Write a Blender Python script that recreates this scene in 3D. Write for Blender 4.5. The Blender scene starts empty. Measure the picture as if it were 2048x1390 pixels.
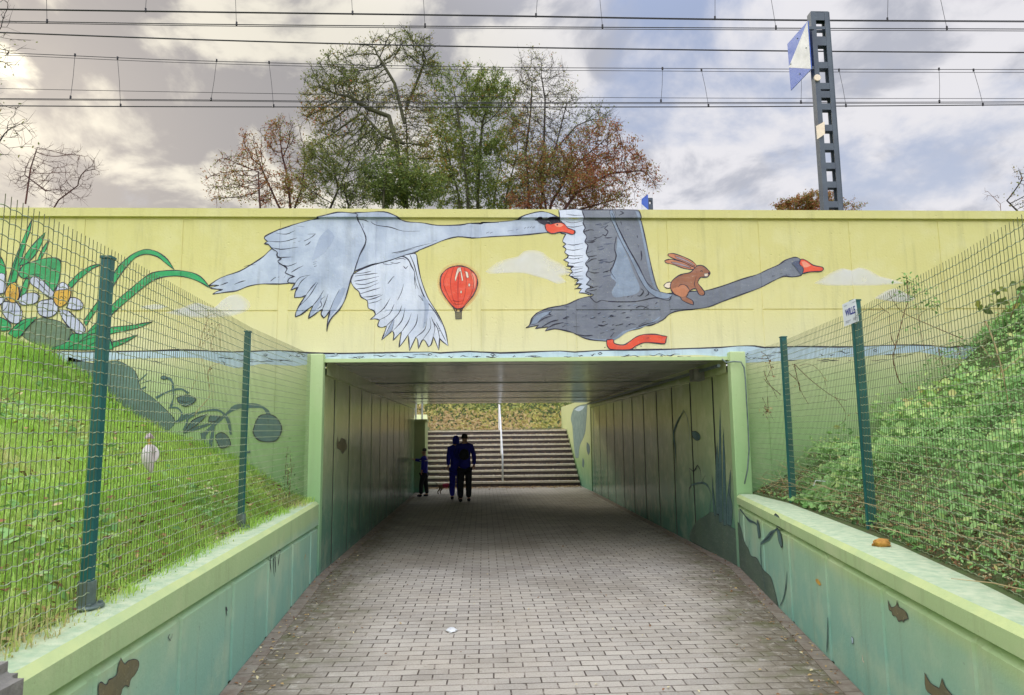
import bpy, bmesh, math, random
import numpy as np
from mathutils import Vector, Matrix
from mathutils.geometry import tessellate_polygon

random.seed(7)
RNG = np.random.default_rng(7)
R = math.radians
SC = bpy.context.scene
COL = SC.collection

# ------------------------------------------------------------------ camera
F = 1380.0 / 2048.0
RIGHT = Vector((0.99903, -0.04219, -0.0105)); FWD = Vector((0.0426, 0.9913, 0.1251))
_p, _y, _r = 0.1254, 0.0429, -0.01045


def cam_axes(p, y, r):
    cy, sy, cp, sp, cr, sr = math.cos(y), math.sin(y), math.cos(p), math.sin(p), math.cos(r), math.sin(r)
    fwd = Vector((sy * cp, cy * cp, sp)); right = Vector((cy, -sy, 0)); up = right.cross(fwd)
    return right * cr + up * sr, -right * sr + up * cr, fwd


RIGHT, UP, FWD = cam_axes(_p, _y, _r)
EYE = Vector((0, 0, 1.6))
cd = bpy.data.cameras.new('camera'); cam = bpy.data.objects.new('camera', cd); COL.objects.link(cam)
cd.sensor_width = 36; cd.lens = 36 * F; cd.clip_start = 0.05; cd.clip_end = 3000
m = Matrix((RIGHT, UP, -FWD)).transposed().to_4x4(); m.translation = EYE; cam.matrix_world = m
SC.camera = cam

# ------------------------------------------------------------------ light
SUN_AZ, SUN_EL = R(-35.3), R(23.8)
SUN_DIR = Vector((math.sin(SUN_AZ) * math.cos(SUN_EL), math.cos(SUN_AZ) * math.cos(SUN_EL), math.sin(SUN_EL)))
sd = bpy.data.lights.new('sun', 'SUN'); sd.energy = 1.2; sd.angle = R(12); sd.color = (1, .93, .8)
so = bpy.data.objects.new('sun', sd); COL.objects.link(so)
so.rotation_euler = SUN_DIR.to_track_quat('Z', 'Y').to_euler()
SC.view_settings.view_transform = 'Standard'; SC.view_settings.look = 'None'
SC.view_settings.exposure = 0.0; SC.view_settings.gamma = 1.0
SC.cycles.use_denoising = True
SC.cycles.max_bounces = 8; SC.cycles.diffuse_bounces = 5; SC.cycles.transparent_max_bounces = 12


def s2l(*c):
    o = []
    for v in c:
        v = v / 255.0
        o.append(v / 12.92 if v <= .04045 else ((v + .055) / 1.055) ** 2.4)
    return tuple(o) + (1.0,)


class NT:
    """small node-tree helper"""
    def __init__(s, nt):
        s.t = nt; nt.nodes.clear()

    def n(s, kind, **kw):
        nd = s.t.nodes.new(kind)
        for k, v in kw.items():
            if k.startswith('i_'):
                key = k[2:]
                nd.inputs[int(key) if key.isdigit() else key.replace('_', ' ')].default_value = v
            else:
                setattr(nd, k, v)
        return nd

    def l(s, a, b): s.t.links.new(a, b)

    def val(s, x, sock):
        if isinstance(x, (int, float)): sock.default_value = x
        else: s.l(x, sock)

    def math(s, op, a, b=0.0, c=None, clamp=False):
        nd = s.n('ShaderNodeMath', operation=op); nd.use_clamp = clamp
        s.val(a, nd.inputs[0]); s.val(b, nd.inputs[1])
        if c is not None: s.val(c, nd.inputs[2])
        return nd.outputs[0]

    def mix(s, f, a, b, blend='MIX'):
        nd = s.n('ShaderNodeMix', data_type='RGBA', blend_type=blend)
        s.val(f, nd.inputs[0])
        for x, k in ((a, 6), (b, 7)):
            if isinstance(x, tuple): nd.inputs[k].default_value = x
            else: s.l(x, nd.inputs[k])
        return nd.outputs[2]

    def noise(s, vec, scale, detail=4, rough=.55, dist=0.0, out='Fac'):
        nd = s.n('ShaderNodeTexNoise'); nd.inputs['Scale'].default_value = scale
        nd.inputs['Detail'].default_value = detail; nd.inputs['Roughness'].default_value = rough
        nd.inputs['Distortion'].default_value = dist
        s.l(vec, nd.inputs['Vector']); return nd.outputs[out]

    def ramp(s, fac, stops, interp='LINEAR'):
        nd = s.n('ShaderNodeValToRGB'); cr = nd.color_ramp; cr.interpolation = interp
        while len(cr.elements) < len(stops): cr.elements.new(.5)
        for e, (p, c) in zip(cr.elements, stops):
            e.position = p; e.color = c if isinstance(c, tuple) else (c, c, c, 1)
        s.l(fac, nd.inputs[0]); return nd.outputs[0]

    def sstep(s, x, a, b):
        nd = s.n('ShaderNodeMapRange', interpolation_type='SMOOTHSTEP')
        s.val(x, nd.inputs[0]); nd.inputs[1].default_value = a; nd.inputs[2].default_value = b
        return nd.outputs[0]


# ---- sky: Nishita under a broken cloud deck, sampled by direction
w = bpy.data.worlds.new('World'); SC.world = w; w.use_nodes = True
T = NT(w.node_tree)
tc = T.n('ShaderNodeTexCoord').outputs['Generated']
sky = T.n('ShaderNodeTexSky', sky_type='NISHITA'); sky.sun_disc = False
sky.sun_elevation = SUN_EL; sky.sun_rotation = SUN_AZ; sky.altitude = 100; sky.dust_density = 2
sx = T.n('ShaderNodeSeparateXYZ'); T.l(tc, sx.inputs[0])
X_, Y_, Z_ = sx.outputs
zz = T.math('ADD', T.math('MAXIMUM', Z_, 0.0), 0.42)
cx = T.n('ShaderNodeCombineXYZ'); T.l(T.math('DIVIDE', X_, zz), cx.inputs[0]); T.l(T.math('DIVIDE', Y_, zz), cx.inputs[1])
cx.inputs[2].default_value = 3.1
P = cx.outputs[0]
n1 = T.noise(P, 2.3, 9, .57, .25)
mp = T.n('ShaderNodeMapping'); T.l(P, mp.inputs[0]); mp.inputs['Location'].default_value = (5.2, 1.3, 0)
n2 = T.noise(mp.outputs[0], 4.2, 8, .56, .4)
n3 = T.noise(P, 0.8, 3, .5)
dt = T.n('ShaderNodeVectorMath', operation='DOT_PRODUCT'); T.l(tc, dt.inputs[0]); dt.inputs[1].default_value = SUN_DIR
sund = dt.outputs['Value']
left = T.sstep(sund, .70, .97)                     # heavier cloud on the sun side
cov = T.math('ADD', n1, T.math('MULTIPLY', left, .16))
cover = T.sstep(cov, .38, .52)
dark = T.sstep(T.math('SUBTRACT', T.math('ADD', n2, T.math('MULTIPLY', left, .07)), 0), .46, .59)
blue = T.mix(T.sstep(Z_, .05, .6), s2l(210, 216, 230), s2l(164, 178, 210))
white = T.mix(left, s2l(240, 238, 242), s2l(238, 232, 216))
grey = T.mix(left, s2l(190, 192, 203), s2l(160, 157, 158))
cl = T.mix(dark, white, grey)
skyc = T.mix(cover, blue, cl)
# thin bright breaks near the sun
brk = T.sstep(T.math('SUBTRACT', sund, T.math('MULTIPLY', n2, .055)), .962, 1.0)
skyc = T.mix(T.math('MULTIPLY', brk, .4), skyc, (1.0, .9, .66, 1))
core = T.sstep(T.math('SUBTRACT', sund, T.math('MULTIPLY', n1, .010)), .9944, .9952)
skyc = T.mix(core, skyc, (1.5, 1.4, 1.1, 1))
# added gain: sky behind the camera and overhead brightened to light wall and ground
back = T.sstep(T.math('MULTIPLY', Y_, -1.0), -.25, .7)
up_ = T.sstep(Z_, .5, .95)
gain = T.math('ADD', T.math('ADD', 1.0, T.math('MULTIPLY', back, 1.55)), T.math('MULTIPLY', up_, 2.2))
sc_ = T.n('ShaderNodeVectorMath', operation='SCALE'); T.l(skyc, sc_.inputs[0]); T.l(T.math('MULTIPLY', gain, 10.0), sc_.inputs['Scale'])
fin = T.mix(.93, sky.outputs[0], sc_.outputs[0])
below = T.sstep(Z_, -.03, .0)
fin = T.mix(below, (2.2, 2.2, 2.0, 1), fin)
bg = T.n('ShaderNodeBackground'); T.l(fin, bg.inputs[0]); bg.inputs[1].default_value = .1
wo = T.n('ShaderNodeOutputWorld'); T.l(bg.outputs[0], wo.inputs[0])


# ------------------------------------------------------------------ helpers
def tag(o, label=None, cat=None, group=None, kind=None):
    if label: o['label'] = label
    if cat: o['category'] = cat
    if group: o['group'] = group
    if kind: o['kind'] = kind
    return o


def empty(name, loc, label, cat, group=None):
    o = bpy.data.objects.new(name, None); COL.objects.link(o); o.location = loc; o.empty_display_size = .1
    bpy.context.view_layer.update()
    return tag(o, label, cat, group)


def link(name, me, mat=None, parent=None):
    o = bpy.data.objects.new(name, me); COL.objects.link(o)
    if mat is not None:
        for mm in (mat if isinstance(mat, (list, tuple)) else [mat]): me.materials.append(mm)
    if parent is not None:
        o.parent = parent
        q = Vector((0, 0, 0)); p = parent
        while p is not None: q += p.location; p = p.parent
        o.location = -q           # parents are unrotated empties / meshes: children are authored in world space
    return o


def pmesh(name, v, f, mat=None, parent=None, smooth=False, midx=None):
    me = bpy.data.meshes.new(name); me.from_pydata([tuple(a) for a in v], [], f); me.update()
    if smooth: me.polygons.foreach_set('use_smooth', [True] * len(me.polygons))
    o = link(name, me, mat, parent)
    if midx is not None: me.polygons.foreach_set('material_index', midx)
    return o


def npmesh(name, V, nper, mat, parent=None, tint=None, faces=None, smooth=False):
    """V (N,k,3); faces: list of index tuples per item"""
    N, k, _ = V.shape
    faces = faces or [tuple(range(k))]
    me = bpy.data.meshes.new(name)
    me.vertices.add(N * k); me.vertices.foreach_set('co', V.reshape(-1).astype(np.float32))
    li, ls, off = [], [], 0
    base = (np.arange(N) * k)[:, None]
    allidx = np.concatenate([base + np.array(f)[None, :] for f in faces], axis=1)
    lens = [len(f) for f in faces]; tot = sum(lens)
    starts = np.concatenate([[0], np.cumsum(lens)[:-1]])
    me.loops.add(N * tot); me.loops.foreach_set('vertex_index', allidx.reshape(-1).astype(np.int32))
    me.polygons.add(N * len(faces))
    me.polygons.foreach_set('loop_start', ((np.arange(N) * tot)[:, None] + starts[None, :]).reshape(-1).astype(np.int32))
    me.update(calc_edges=True)
    if smooth: me.polygons.foreach_set('use_smooth', [True] * len(me.polygons))
    if tint is not None:
        a = me.attributes.new('tint', 'FLOAT', 'POINT'); a.data.foreach_set('value', np.repeat(tint, k).astype(np.float32))
    me.validate()
    return link(name, me, mat, parent)


class MB:
    def __init__(s): s.v = []; s.f = []

    def add(s, v, f):
        b = len(s.v); s.v += [tuple(a) for a in v]; s.f += [tuple(i + b for i in q) for q in f]; return s

    def box(s, x0, x1, y0, y1, z0, z1):
        return s.add([(x0, y0, z0), (x1, y0, z0), (x1, y1, z0), (x0, y1, z0), (x0, y0, z1), (x1, y0, z1), (x1, y1, z1), (x0, y1, z1)],
                     [(0, 3, 2, 1), (4, 5, 6, 7), (0, 1, 5, 4), (1, 2, 6, 5), (2, 3, 7, 6), (3, 0, 4, 7)])

    def tube(s, pts, rad, n=6, cap=True):
        pts = [Vector(p) for p in pts]; k = len(pts); rad = rad if isinstance(rad, (list, tuple)) else [rad] * k
        b = len(s.v); u = None
        for i, p in enumerate(pts):
            d = (pts[min(i + 1, k - 1)] - pts[max(i - 1, 0)])
            d = d.normalized() if d.length > 1e-9 else Vector((0, 0, 1))
            if u is None:
                u = d.cross(Vector((0, 0, 1)));
                if u.length < .1: u = d.cross(Vector((1, 0, 0)))
            u = (u - d * u.dot(d)).normalized(); v = d.cross(u)
            for j in range(n):
                a = 2 * math.pi * j / n
                s.v.append(tuple(p + (u * math.cos(a) + v * math.sin(a)) * rad[i]))
        for i in range(k - 1):
            for j in range(n):
                a = b + i * n + j; c = b + i * n + (j + 1) % n
                s.f.append((a, c, c + n, a + n))
        if cap:
            s.f.append(tuple(b + j for j in reversed(range(n)))); s.f.append(tuple(b + (k - 1) * n + j for j in range(n)))
        return s

    def lathe(s, prof, c, n=16):
        b = len(s.v); c = Vector(c)
        for r_, z in prof:
            for j in range(n):
                a = 2 * math.pi * j / n; s.v.append((c.x + r_ * math.cos(a), c.y + r_ * math.sin(a), c.z + z))
        for i in range(len(prof) - 1):
            for j in range(n):
                a = b + i * n + j; d = b + i * n + (j + 1) % n; s.f.append((a, d, d + n, a + n))
        s.f.append(tuple(b + j for j in reversed(range(n)))); s.f.append(tuple(b + (len(prof) - 1) * n + j for j in range(n)))
        return s

    def build(s, name, mat, parent=None, smooth=False): return pmesh(name, s.v, s.f, mat, parent, smooth)


def ray(x, y): return RIGHT * ((x - 1024) / 1380) - UP * ((y - 695) / 1380) + FWD


def hit(x, y, P0, N):
    d = ray(x, y); N = Vector(N); return EYE + d * ((Vector(P0) - EYE).dot(N) / d.dot(N))


def aty(x, y, Y): return hit(x, y, (0, Y, 0), (0, 1, 0))
def atz(x, y, z): return hit(x, y, (0, 0, z), (0, 0, 1))


# ------------------------------------------------------------------ materials
def mat(name, base, base2=None, nscale=3.0, rough=.7, bump=.0, bscale=40, metal=0.0, spec=.5, tintramp=None,
        pit=0.0, transl=0.0, seed=0.0, grain=.0, objco=False):
    m = bpy.data.materials.new(name); m.use_nodes = True; t = NT(m.node_tree)
    pos = t.n('ShaderNodeTexCoord').outputs['Object'] if objco else t.n('ShaderNodeNewGeometry').outputs['Position']
    if seed:
        mp = t.n('ShaderNodeMapping'); t.l(pos, mp.inputs[0]); mp.inputs['Location'].default_value = (seed, seed * .7, seed * .3); pos = mp.outputs[0]
    b = t.n('ShaderNodeBsdfPrincipled')
    if tintramp:
        at = t.n('ShaderNodeAttribute', attribute_name='tint'); c = t.ramp(at.outputs['Fac'], tintramp)
    elif base2 is not None:
        c = t.mix(t.ramp(t.noise(pos, nscale, 5, .6), [(.35, 0.0), (.65, 1.0)]), base, base2)
    else:
        rgb = t.n('ShaderNodeRGB'); rgb.outputs[0].default_value = base; c = rgb.outputs[0]
    if name.startswith('mural'):
        mq = t.n('ShaderNodeMapping'); t.l(pos, mq.inputs[0]); mq.inputs['Scale'].default_value = (9, 9, .8)
        c = t.mix(t.math('MULTIPLY', t.sstep(t.noise(mq.outputs[0], 1.0, 6, .65), .46, .72), .22), c, s2l(96, 94, 80))
        mq = t.n('ShaderNodeMapping'); t.l(pos, mq.inputs[0]); mq.inputs['Scale'].default_value = (7, 7, 26); mq.inputs['Rotation'].default_value = (.0, .6, .0)
        c = t.mix(t.math('MULTIPLY', t.sstep(t.noise(mq.outputs[0], 1.0, 4, .7), .5, .68), .055), c, s2l(240, 240, 236))
        c = t.mix(t.math('MULTIPLY', t.sstep(t.noise(pos, 45, 3, .7), .64, .72), .45), c, s2l(214, 208, 160))
    if grain:
        c = t.mix(1.0, c, t.ramp(t.noise(pos, 90, 3, .6), [(.3, 1 - grain), (.7, 1 + grain * .0 + 0.0)]), 'MULTIPLY')
    t.l(c, b.inputs['Base Color'])
    b.inputs['Roughness'].default_value = rough; b.inputs['Metallic'].default_value = metal
    b.inputs['Specular IOR Level'].default_value = spec
    if bump or pit:
        h = t.noise(pos, bscale, 4, .6)
        if pit:
            vo = t.n('ShaderNodeTexVoronoi'); vo.inputs['Scale'].default_value = 9; t.l(pos, vo.inputs['Vector'])
            gate = t.sstep(t.noise(pos, 1.7, 2), .42, .6)
            h = t.math('SUBTRACT', h, t.math('MULTIPLY', t.math('MULTIPLY', t.sstep(vo.outputs['Distance'], .11, .05), gate), pit))
        bp = t.n('ShaderNodeBump'); bp.inputs['Strength'].default_value = bump; bp.inputs['Distance'].default_value = .01
        t.l(h, bp.inputs['Height']); t.l(bp.outputs[0], b.inputs['Normal'])
    out = t.n('ShaderNodeOutputMaterial')
    if transl:
        tr = t.n('ShaderNodeBsdfTranslucent'); t.l(c, tr.inputs[0])
        mx = t.n('ShaderNodeMixShader', i_0=transl); t.l(b.outputs[0], mx.inputs[1]); t.l(tr.outputs[0], mx.inputs[2]); t.l(mx.outputs[0], out.inputs[0])
    else:
        t.l(b.outputs[0], out.inputs[0])
    return m


def grad_mat(name, stops, z0, z1, wob=.12, rough=.6, bump=.35, stain=.2, pit=1.2):
    """spray-painted concrete: colour bands by height with an uneven edge, pits and faint runs"""
    m = bpy.data.materials.new(name); m.use_nodes = True; t = NT(m.node_tree)
    pos = t.n('ShaderNodeNewGeometry').outputs['Position']; sp = t.n('ShaderNodeSeparateXYZ'); t.l(pos, sp.inputs[0])
    zz = t.math('ADD', sp.outputs[2], t.math('MULTIPLY', t.math('SUBTRACT', t.noise(pos, 1.1, 5, .6), .5), wob * 2))
    fac = t.math('DIVIDE', t.math('SUBTRACT', zz, z0), z1 - z0, clamp=True)
    c = t.ramp(fac, [((z - z0) / (z1 - z0), col) for z, col in stops])
    # blotches and vertical runs of old paint
    mp = t.n('ShaderNodeMapping'); t.l(pos, mp.inputs[0]); mp.inputs['Scale'].default_value = (9, 9, .8)
    c = t.mix(t.math('MULTIPLY', t.sstep(t.noise(mp.outputs[0], 1.0, 6, .65), .5, .75), stain), c, s2l(120, 118, 80))
    c = t.mix(t.math('MULTIPLY', t.sstep(t.noise(pos, 2.6, 5, .6), .45, .7), stain * .8), c, s2l(236, 232, 190))
    c = t.mix(t.math('MULTIPLY', t.sstep(t.noise(pos, 38, 3, .7), .66, .76), .35), c, s2l(110, 105, 70))
    b = t.n('ShaderNodeBsdfPrincipled'); t.l(c, b.inputs['Base Color']); b.inputs['Roughness'].default_value = rough
    vo = t.n('ShaderNodeTexVoronoi'); vo.inputs['Scale'].default_value = 8; t.l(pos, vo.inputs['Vector'])
    gate = t.sstep(t.noise(pos, 1.7, 2), .42, .6)
    h = t.math('SUBTRACT', t.noise(pos, 35, 5, .65), t.math('MULTIPLY', t.math('MULTIPLY', t.sstep(vo.outputs['Distance'], .12, .05), gate), pit))
    bp = t.n('ShaderNodeBump'); bp.inputs['Strength'].default_value = bump; bp.inputs['Distance'].default_value = .01
    t.l(h, bp.inputs['Height']); t.l(bp.outputs[0], b.inputs['Normal'])
    t.l(b.outputs[0], t.n('ShaderNodeOutputMaterial').inputs[0])
    return m


M = {}
M['facade'] = grad_mat('facade_paint', [(0, s2l(92, 138, 112)), (.8, s2l(120, 166, 112)), (1.6, s2l(158, 192, 128)), (2.3, s2l(194, 208, 150)),
                                        (2.62, s2l(232, 225, 176)), (3.1, s2l(231, 221, 156)), (3.7, s2l(218, 208, 134)), (4.4, s2l(210, 202, 128))], 0, 4.5)
M['pillar'] = grad_mat('pillar_paint', [(0, s2l(108, 156, 132)), (.8, s2l(152, 192, 134)), (1.8, s2l(176, 208, 142)), (2.6, s2l(198, 216, 158))], 0, 2.7, stain=.1)
M['wing'] = grad_mat('wing_paint', [(0, s2l(136, 186, 168)), (.35, s2l(146, 190, 168)), (.62, s2l(160, 196, 162)), (.7, s2l(176, 202, 146)), (.86, s2l(186, 210, 150))],
                     0, .9, wob=.07, stain=.26, pit=.5)
M['wing_top'] = mat('wing_top_paint', s2l(206, 216, 180), s2l(172, 196, 158), 16, .85, .8, 60, pit=.4)
M['wing_edge'] = mat('wing_edge_paint', s2l(206, 218, 150), s2l(190, 208, 146), 5, .8, .4, 50)
M['tunnel'] = grad_mat('tunnel_paint', [(0, s2l(84, 136, 120)), (.6, s2l(112, 156, 126)), (1.3, s2l(160, 176, 126)), (2.5, s2l(172, 184, 122))], 0, 2.6, wob=.3, rough=.19, bump=.12, stain=.25, pit=.2)
M['ceiling'] = mat('ceiling_paint', s2l(172, 172, 164), s2l(140, 146, 142), 1.2, .2, .10, 8)
M['joint'] = mat('joint_filler', s2l(62, 66, 54), s2l(44, 48, 44), 6, .7, .3, 30)
M['grey_conc'] = mat('old_concrete', s2l(140, 136, 128), s2l(105, 102, 96), 7, .9, .8, 45)
M['ink'] = mat('mural_ink', s2l(38, 34, 62), s2l(22, 20, 38), 6, .6, .3, 35, pit=.8)
M['swan'] = mat('mural_swan_grey', s2l(206, 214, 228), s2l(160, 172, 194), 1.9, .6, .35, 35, pit=1.2)
M['swan_lt'] = mat('mural_swan_light', s2l(226, 230, 240), s2l(200, 208, 224), 2.5, .6, .35, 35, pit=1.2)
M['swan_sh'] = mat('mural_swan_shade', s2l(158, 170, 194), s2l(176, 186, 206), 2.5, .6, .35, 35, pit=1.2)
M['goose'] = mat('mural_dark_grey', s2l(112, 116, 128), s2l(132, 136, 146), 2.4, .6, .35, 35, pit=1.2)
M['goose_lt'] = mat('mural_blue_grey', s2l(150, 164, 184), s2l(126, 138, 156), 4, .6, .35, 35, pit=1.2)
M['goose_dk'] = mat('mural_slate', s2l(78, 86, 112), s2l(96, 100, 116), 4, .6, .35, 35)
M['orange'] = mat('mural_orange', s2l(240, 92, 58), s2l(228, 70, 44), 6, .6, .35, 35)
M['orange_lt'] = mat('mural_salmon', s2l(248, 158, 128), s2l(245, 140, 110), 6, .6, .35, 35)
M['orange_dk'] = mat('mural_dark_red', s2l(176, 44, 34), s2l(150, 38, 40), 6, .6, .35, 35)
M['cream'] = mat('mural_cream', s2l(244, 226, 200), s2l(238, 214, 190), 6, .6, .35, 35)
M['hare'] = mat('mural_brown', s2l(168, 108, 76), s2l(148, 92, 66), 9, .6, .35, 35)
M['hare_lt'] = mat('mural_light_brown', s2l(204, 132, 92), s2l(190, 120, 84), 9, .6, .35, 35)
M['ear'] = mat('mural_ear_pink', s2l(178, 150, 148), s2l(160, 134, 136), 9, .6, .35, 35)
M['green'] = mat('mural_green', s2l(52, 176, 104), s2l(36, 150, 86), 5, .6, .35, 35)
M['petal'] = mat('mural_petal', s2l(214, 214, 232), s2l(194, 196, 218), 6, .6, .35, 35)
M['yolk'] = mat('mural_ochre', s2l(232, 182, 70), s2l(214, 160, 60), 8, .6, .35, 35)
M['stone'] = mat('mural_stone', s2l(104, 124, 104), s2l(118, 138, 108), 5, .6, .35, 35)
M['water'] = mat('mural_water', s2l(206, 224, 232), s2l(186, 208, 222), 4, .6, .35, 35)
M['plant'] = mat('mural_teal_grey', s2l(88, 120, 116), s2l(74, 104, 106), 5, .6, .3, 35)
M['plant_lt'] = mat('mural_soft_teal', s2l(112, 140, 128), s2l(94, 122, 112), 2.2, .6, .3, 35)
M['mound'] = mat('mural_mound', s2l(84, 104, 92), s2l(98, 118, 100), 3, .55, .3, 35)
M['fish'] = mat('mural_olive', s2l(122, 112, 78), s2l(104, 100, 74), 6, .6, .3, 35)
M['steel_green'] = mat('green_post_paint', s2l(34, 104, 98), s2l(28, 88, 86), 8, .38, .05, 30)
M['galv'] = mat('galvanised', s2l(128, 142, 138), s2l(104, 118, 114), 18, .5, .1, 40, metal=.5)
M['wire'] = mat('green_wire', s2l(176, 190, 152), s2l(140, 152, 118), 12, .4, 0, metal=.35)
M['wire_v'] = mat('green_wire_backlit', s2l(100, 104, 68), s2l(84, 88, 56), 12, .4, 0, metal=.35)  # uprights darker than the rows: backlit shade put into the colour
M['cable'] = mat('black_wire', s2l(34, 32, 36), None, rough=.5)
M['pylon'] = mat('pylon_paint', s2l(84, 94, 104), s2l(70, 78, 90), 3, .5, .15, 20)
M['white_paint'] = mat('white_paint', s2l(232, 232, 232), s2l(206, 208, 206), 4, .45, .1, 30)
M['blue_paint'] = mat('blue_paint', s2l(58, 96, 190), s2l(70, 108, 198), 4, .45)
M['navy_print'] = mat('navy_print', s2l(40, 42, 128), None, rough=.5)
M['grey_print'] = mat('grey_print', s2l(160, 160, 166), None, rough=.6)
M['bark'] = mat('bark', s2l(70, 60, 52), s2l(46, 40, 38), 6, .9, .6, 25)
M['bark_g'] = mat('bark_green', s2l(86, 86, 56), s2l(60, 58, 44), 4, .9, .6, 25)
M['bark_r'] = mat('bark_red', s2l(104, 66, 56), s2l(66, 46, 44), 5, .9, .6, 25)
M['stem'] = mat('dry_stem', s2l(122, 84, 54), s2l(84, 58, 40), 14, .8)
M['straw'] = mat('straw_stem', s2l(196, 176, 130), s2l(160, 138, 96), 10, .8)
M['soil'] = mat('soil', s2l(92, 92, 58), s2l(78, 104, 52), 5, .95, .8, 30)
M['turf'] = mat('turf', s2l(140, 172, 70), s2l(120, 142, 62), 4, .95, .9, 60)
M['ballast'] = mat('ballast', s2l(120, 112, 104), s2l(90, 84, 78), 8, .95, 1.0, 30)
L_G = [(0, s2l(92, 136, 50)), (.35, s2l(156, 202, 78)), (.7, s2l(190, 222, 104)), (.9, s2l(206, 222, 130)), (1, s2l(214, 200, 146))]
M['grass'] = mat('grass_blades', None, rough=.55, tintramp=L_G, transl=.35)
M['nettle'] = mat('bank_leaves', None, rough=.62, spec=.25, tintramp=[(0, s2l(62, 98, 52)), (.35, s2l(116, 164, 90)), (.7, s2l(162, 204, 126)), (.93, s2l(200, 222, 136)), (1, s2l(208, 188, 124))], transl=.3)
M['litter'] = mat('leaf_litter', None, rough=.8, tintramp=[(0, s2l(92, 62, 44)), (.5, s2l(150, 108, 70)), (.8, s2l(196, 168, 110)), (1, s2l(214, 204, 160))])
M['lf_green'] = mat('foliage_green', None, rough=.5, tintramp=[(0, s2l(86, 106, 52)), (.5, s2l(130, 148, 70)), (.8, s2l(172, 168, 80)), (1, s2l(196, 132, 66))], transl=.45)
M['lf_mid'] = mat('foliage_olive', None, rough=.5, tintramp=[(0, s2l(96, 112, 54)), (.5, s2l(140, 146, 72)), (.85, s2l(172, 132, 68)), (1, s2l(180, 96, 54))], transl=.45)
M['lf_red'] = mat('foliage_rust', None, rough=.5, tintramp=[(0, s2l(124, 74, 52)), (.32, s2l(170, 100, 60)), (.5, s2l(164, 122, 68)), (.66, s2l(132, 134, 70)), (1, s2l(150, 156, 78))], transl=.45)
M['lf_hill'] = mat('foliage_hill', None, rough=.6, tintramp=[(0, s2l(92, 116, 60)), (.4, s2l(156, 168, 88)), (.75, s2l(206, 196, 110)), (1, s2l(206, 178, 130))], transl=.3)


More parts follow.
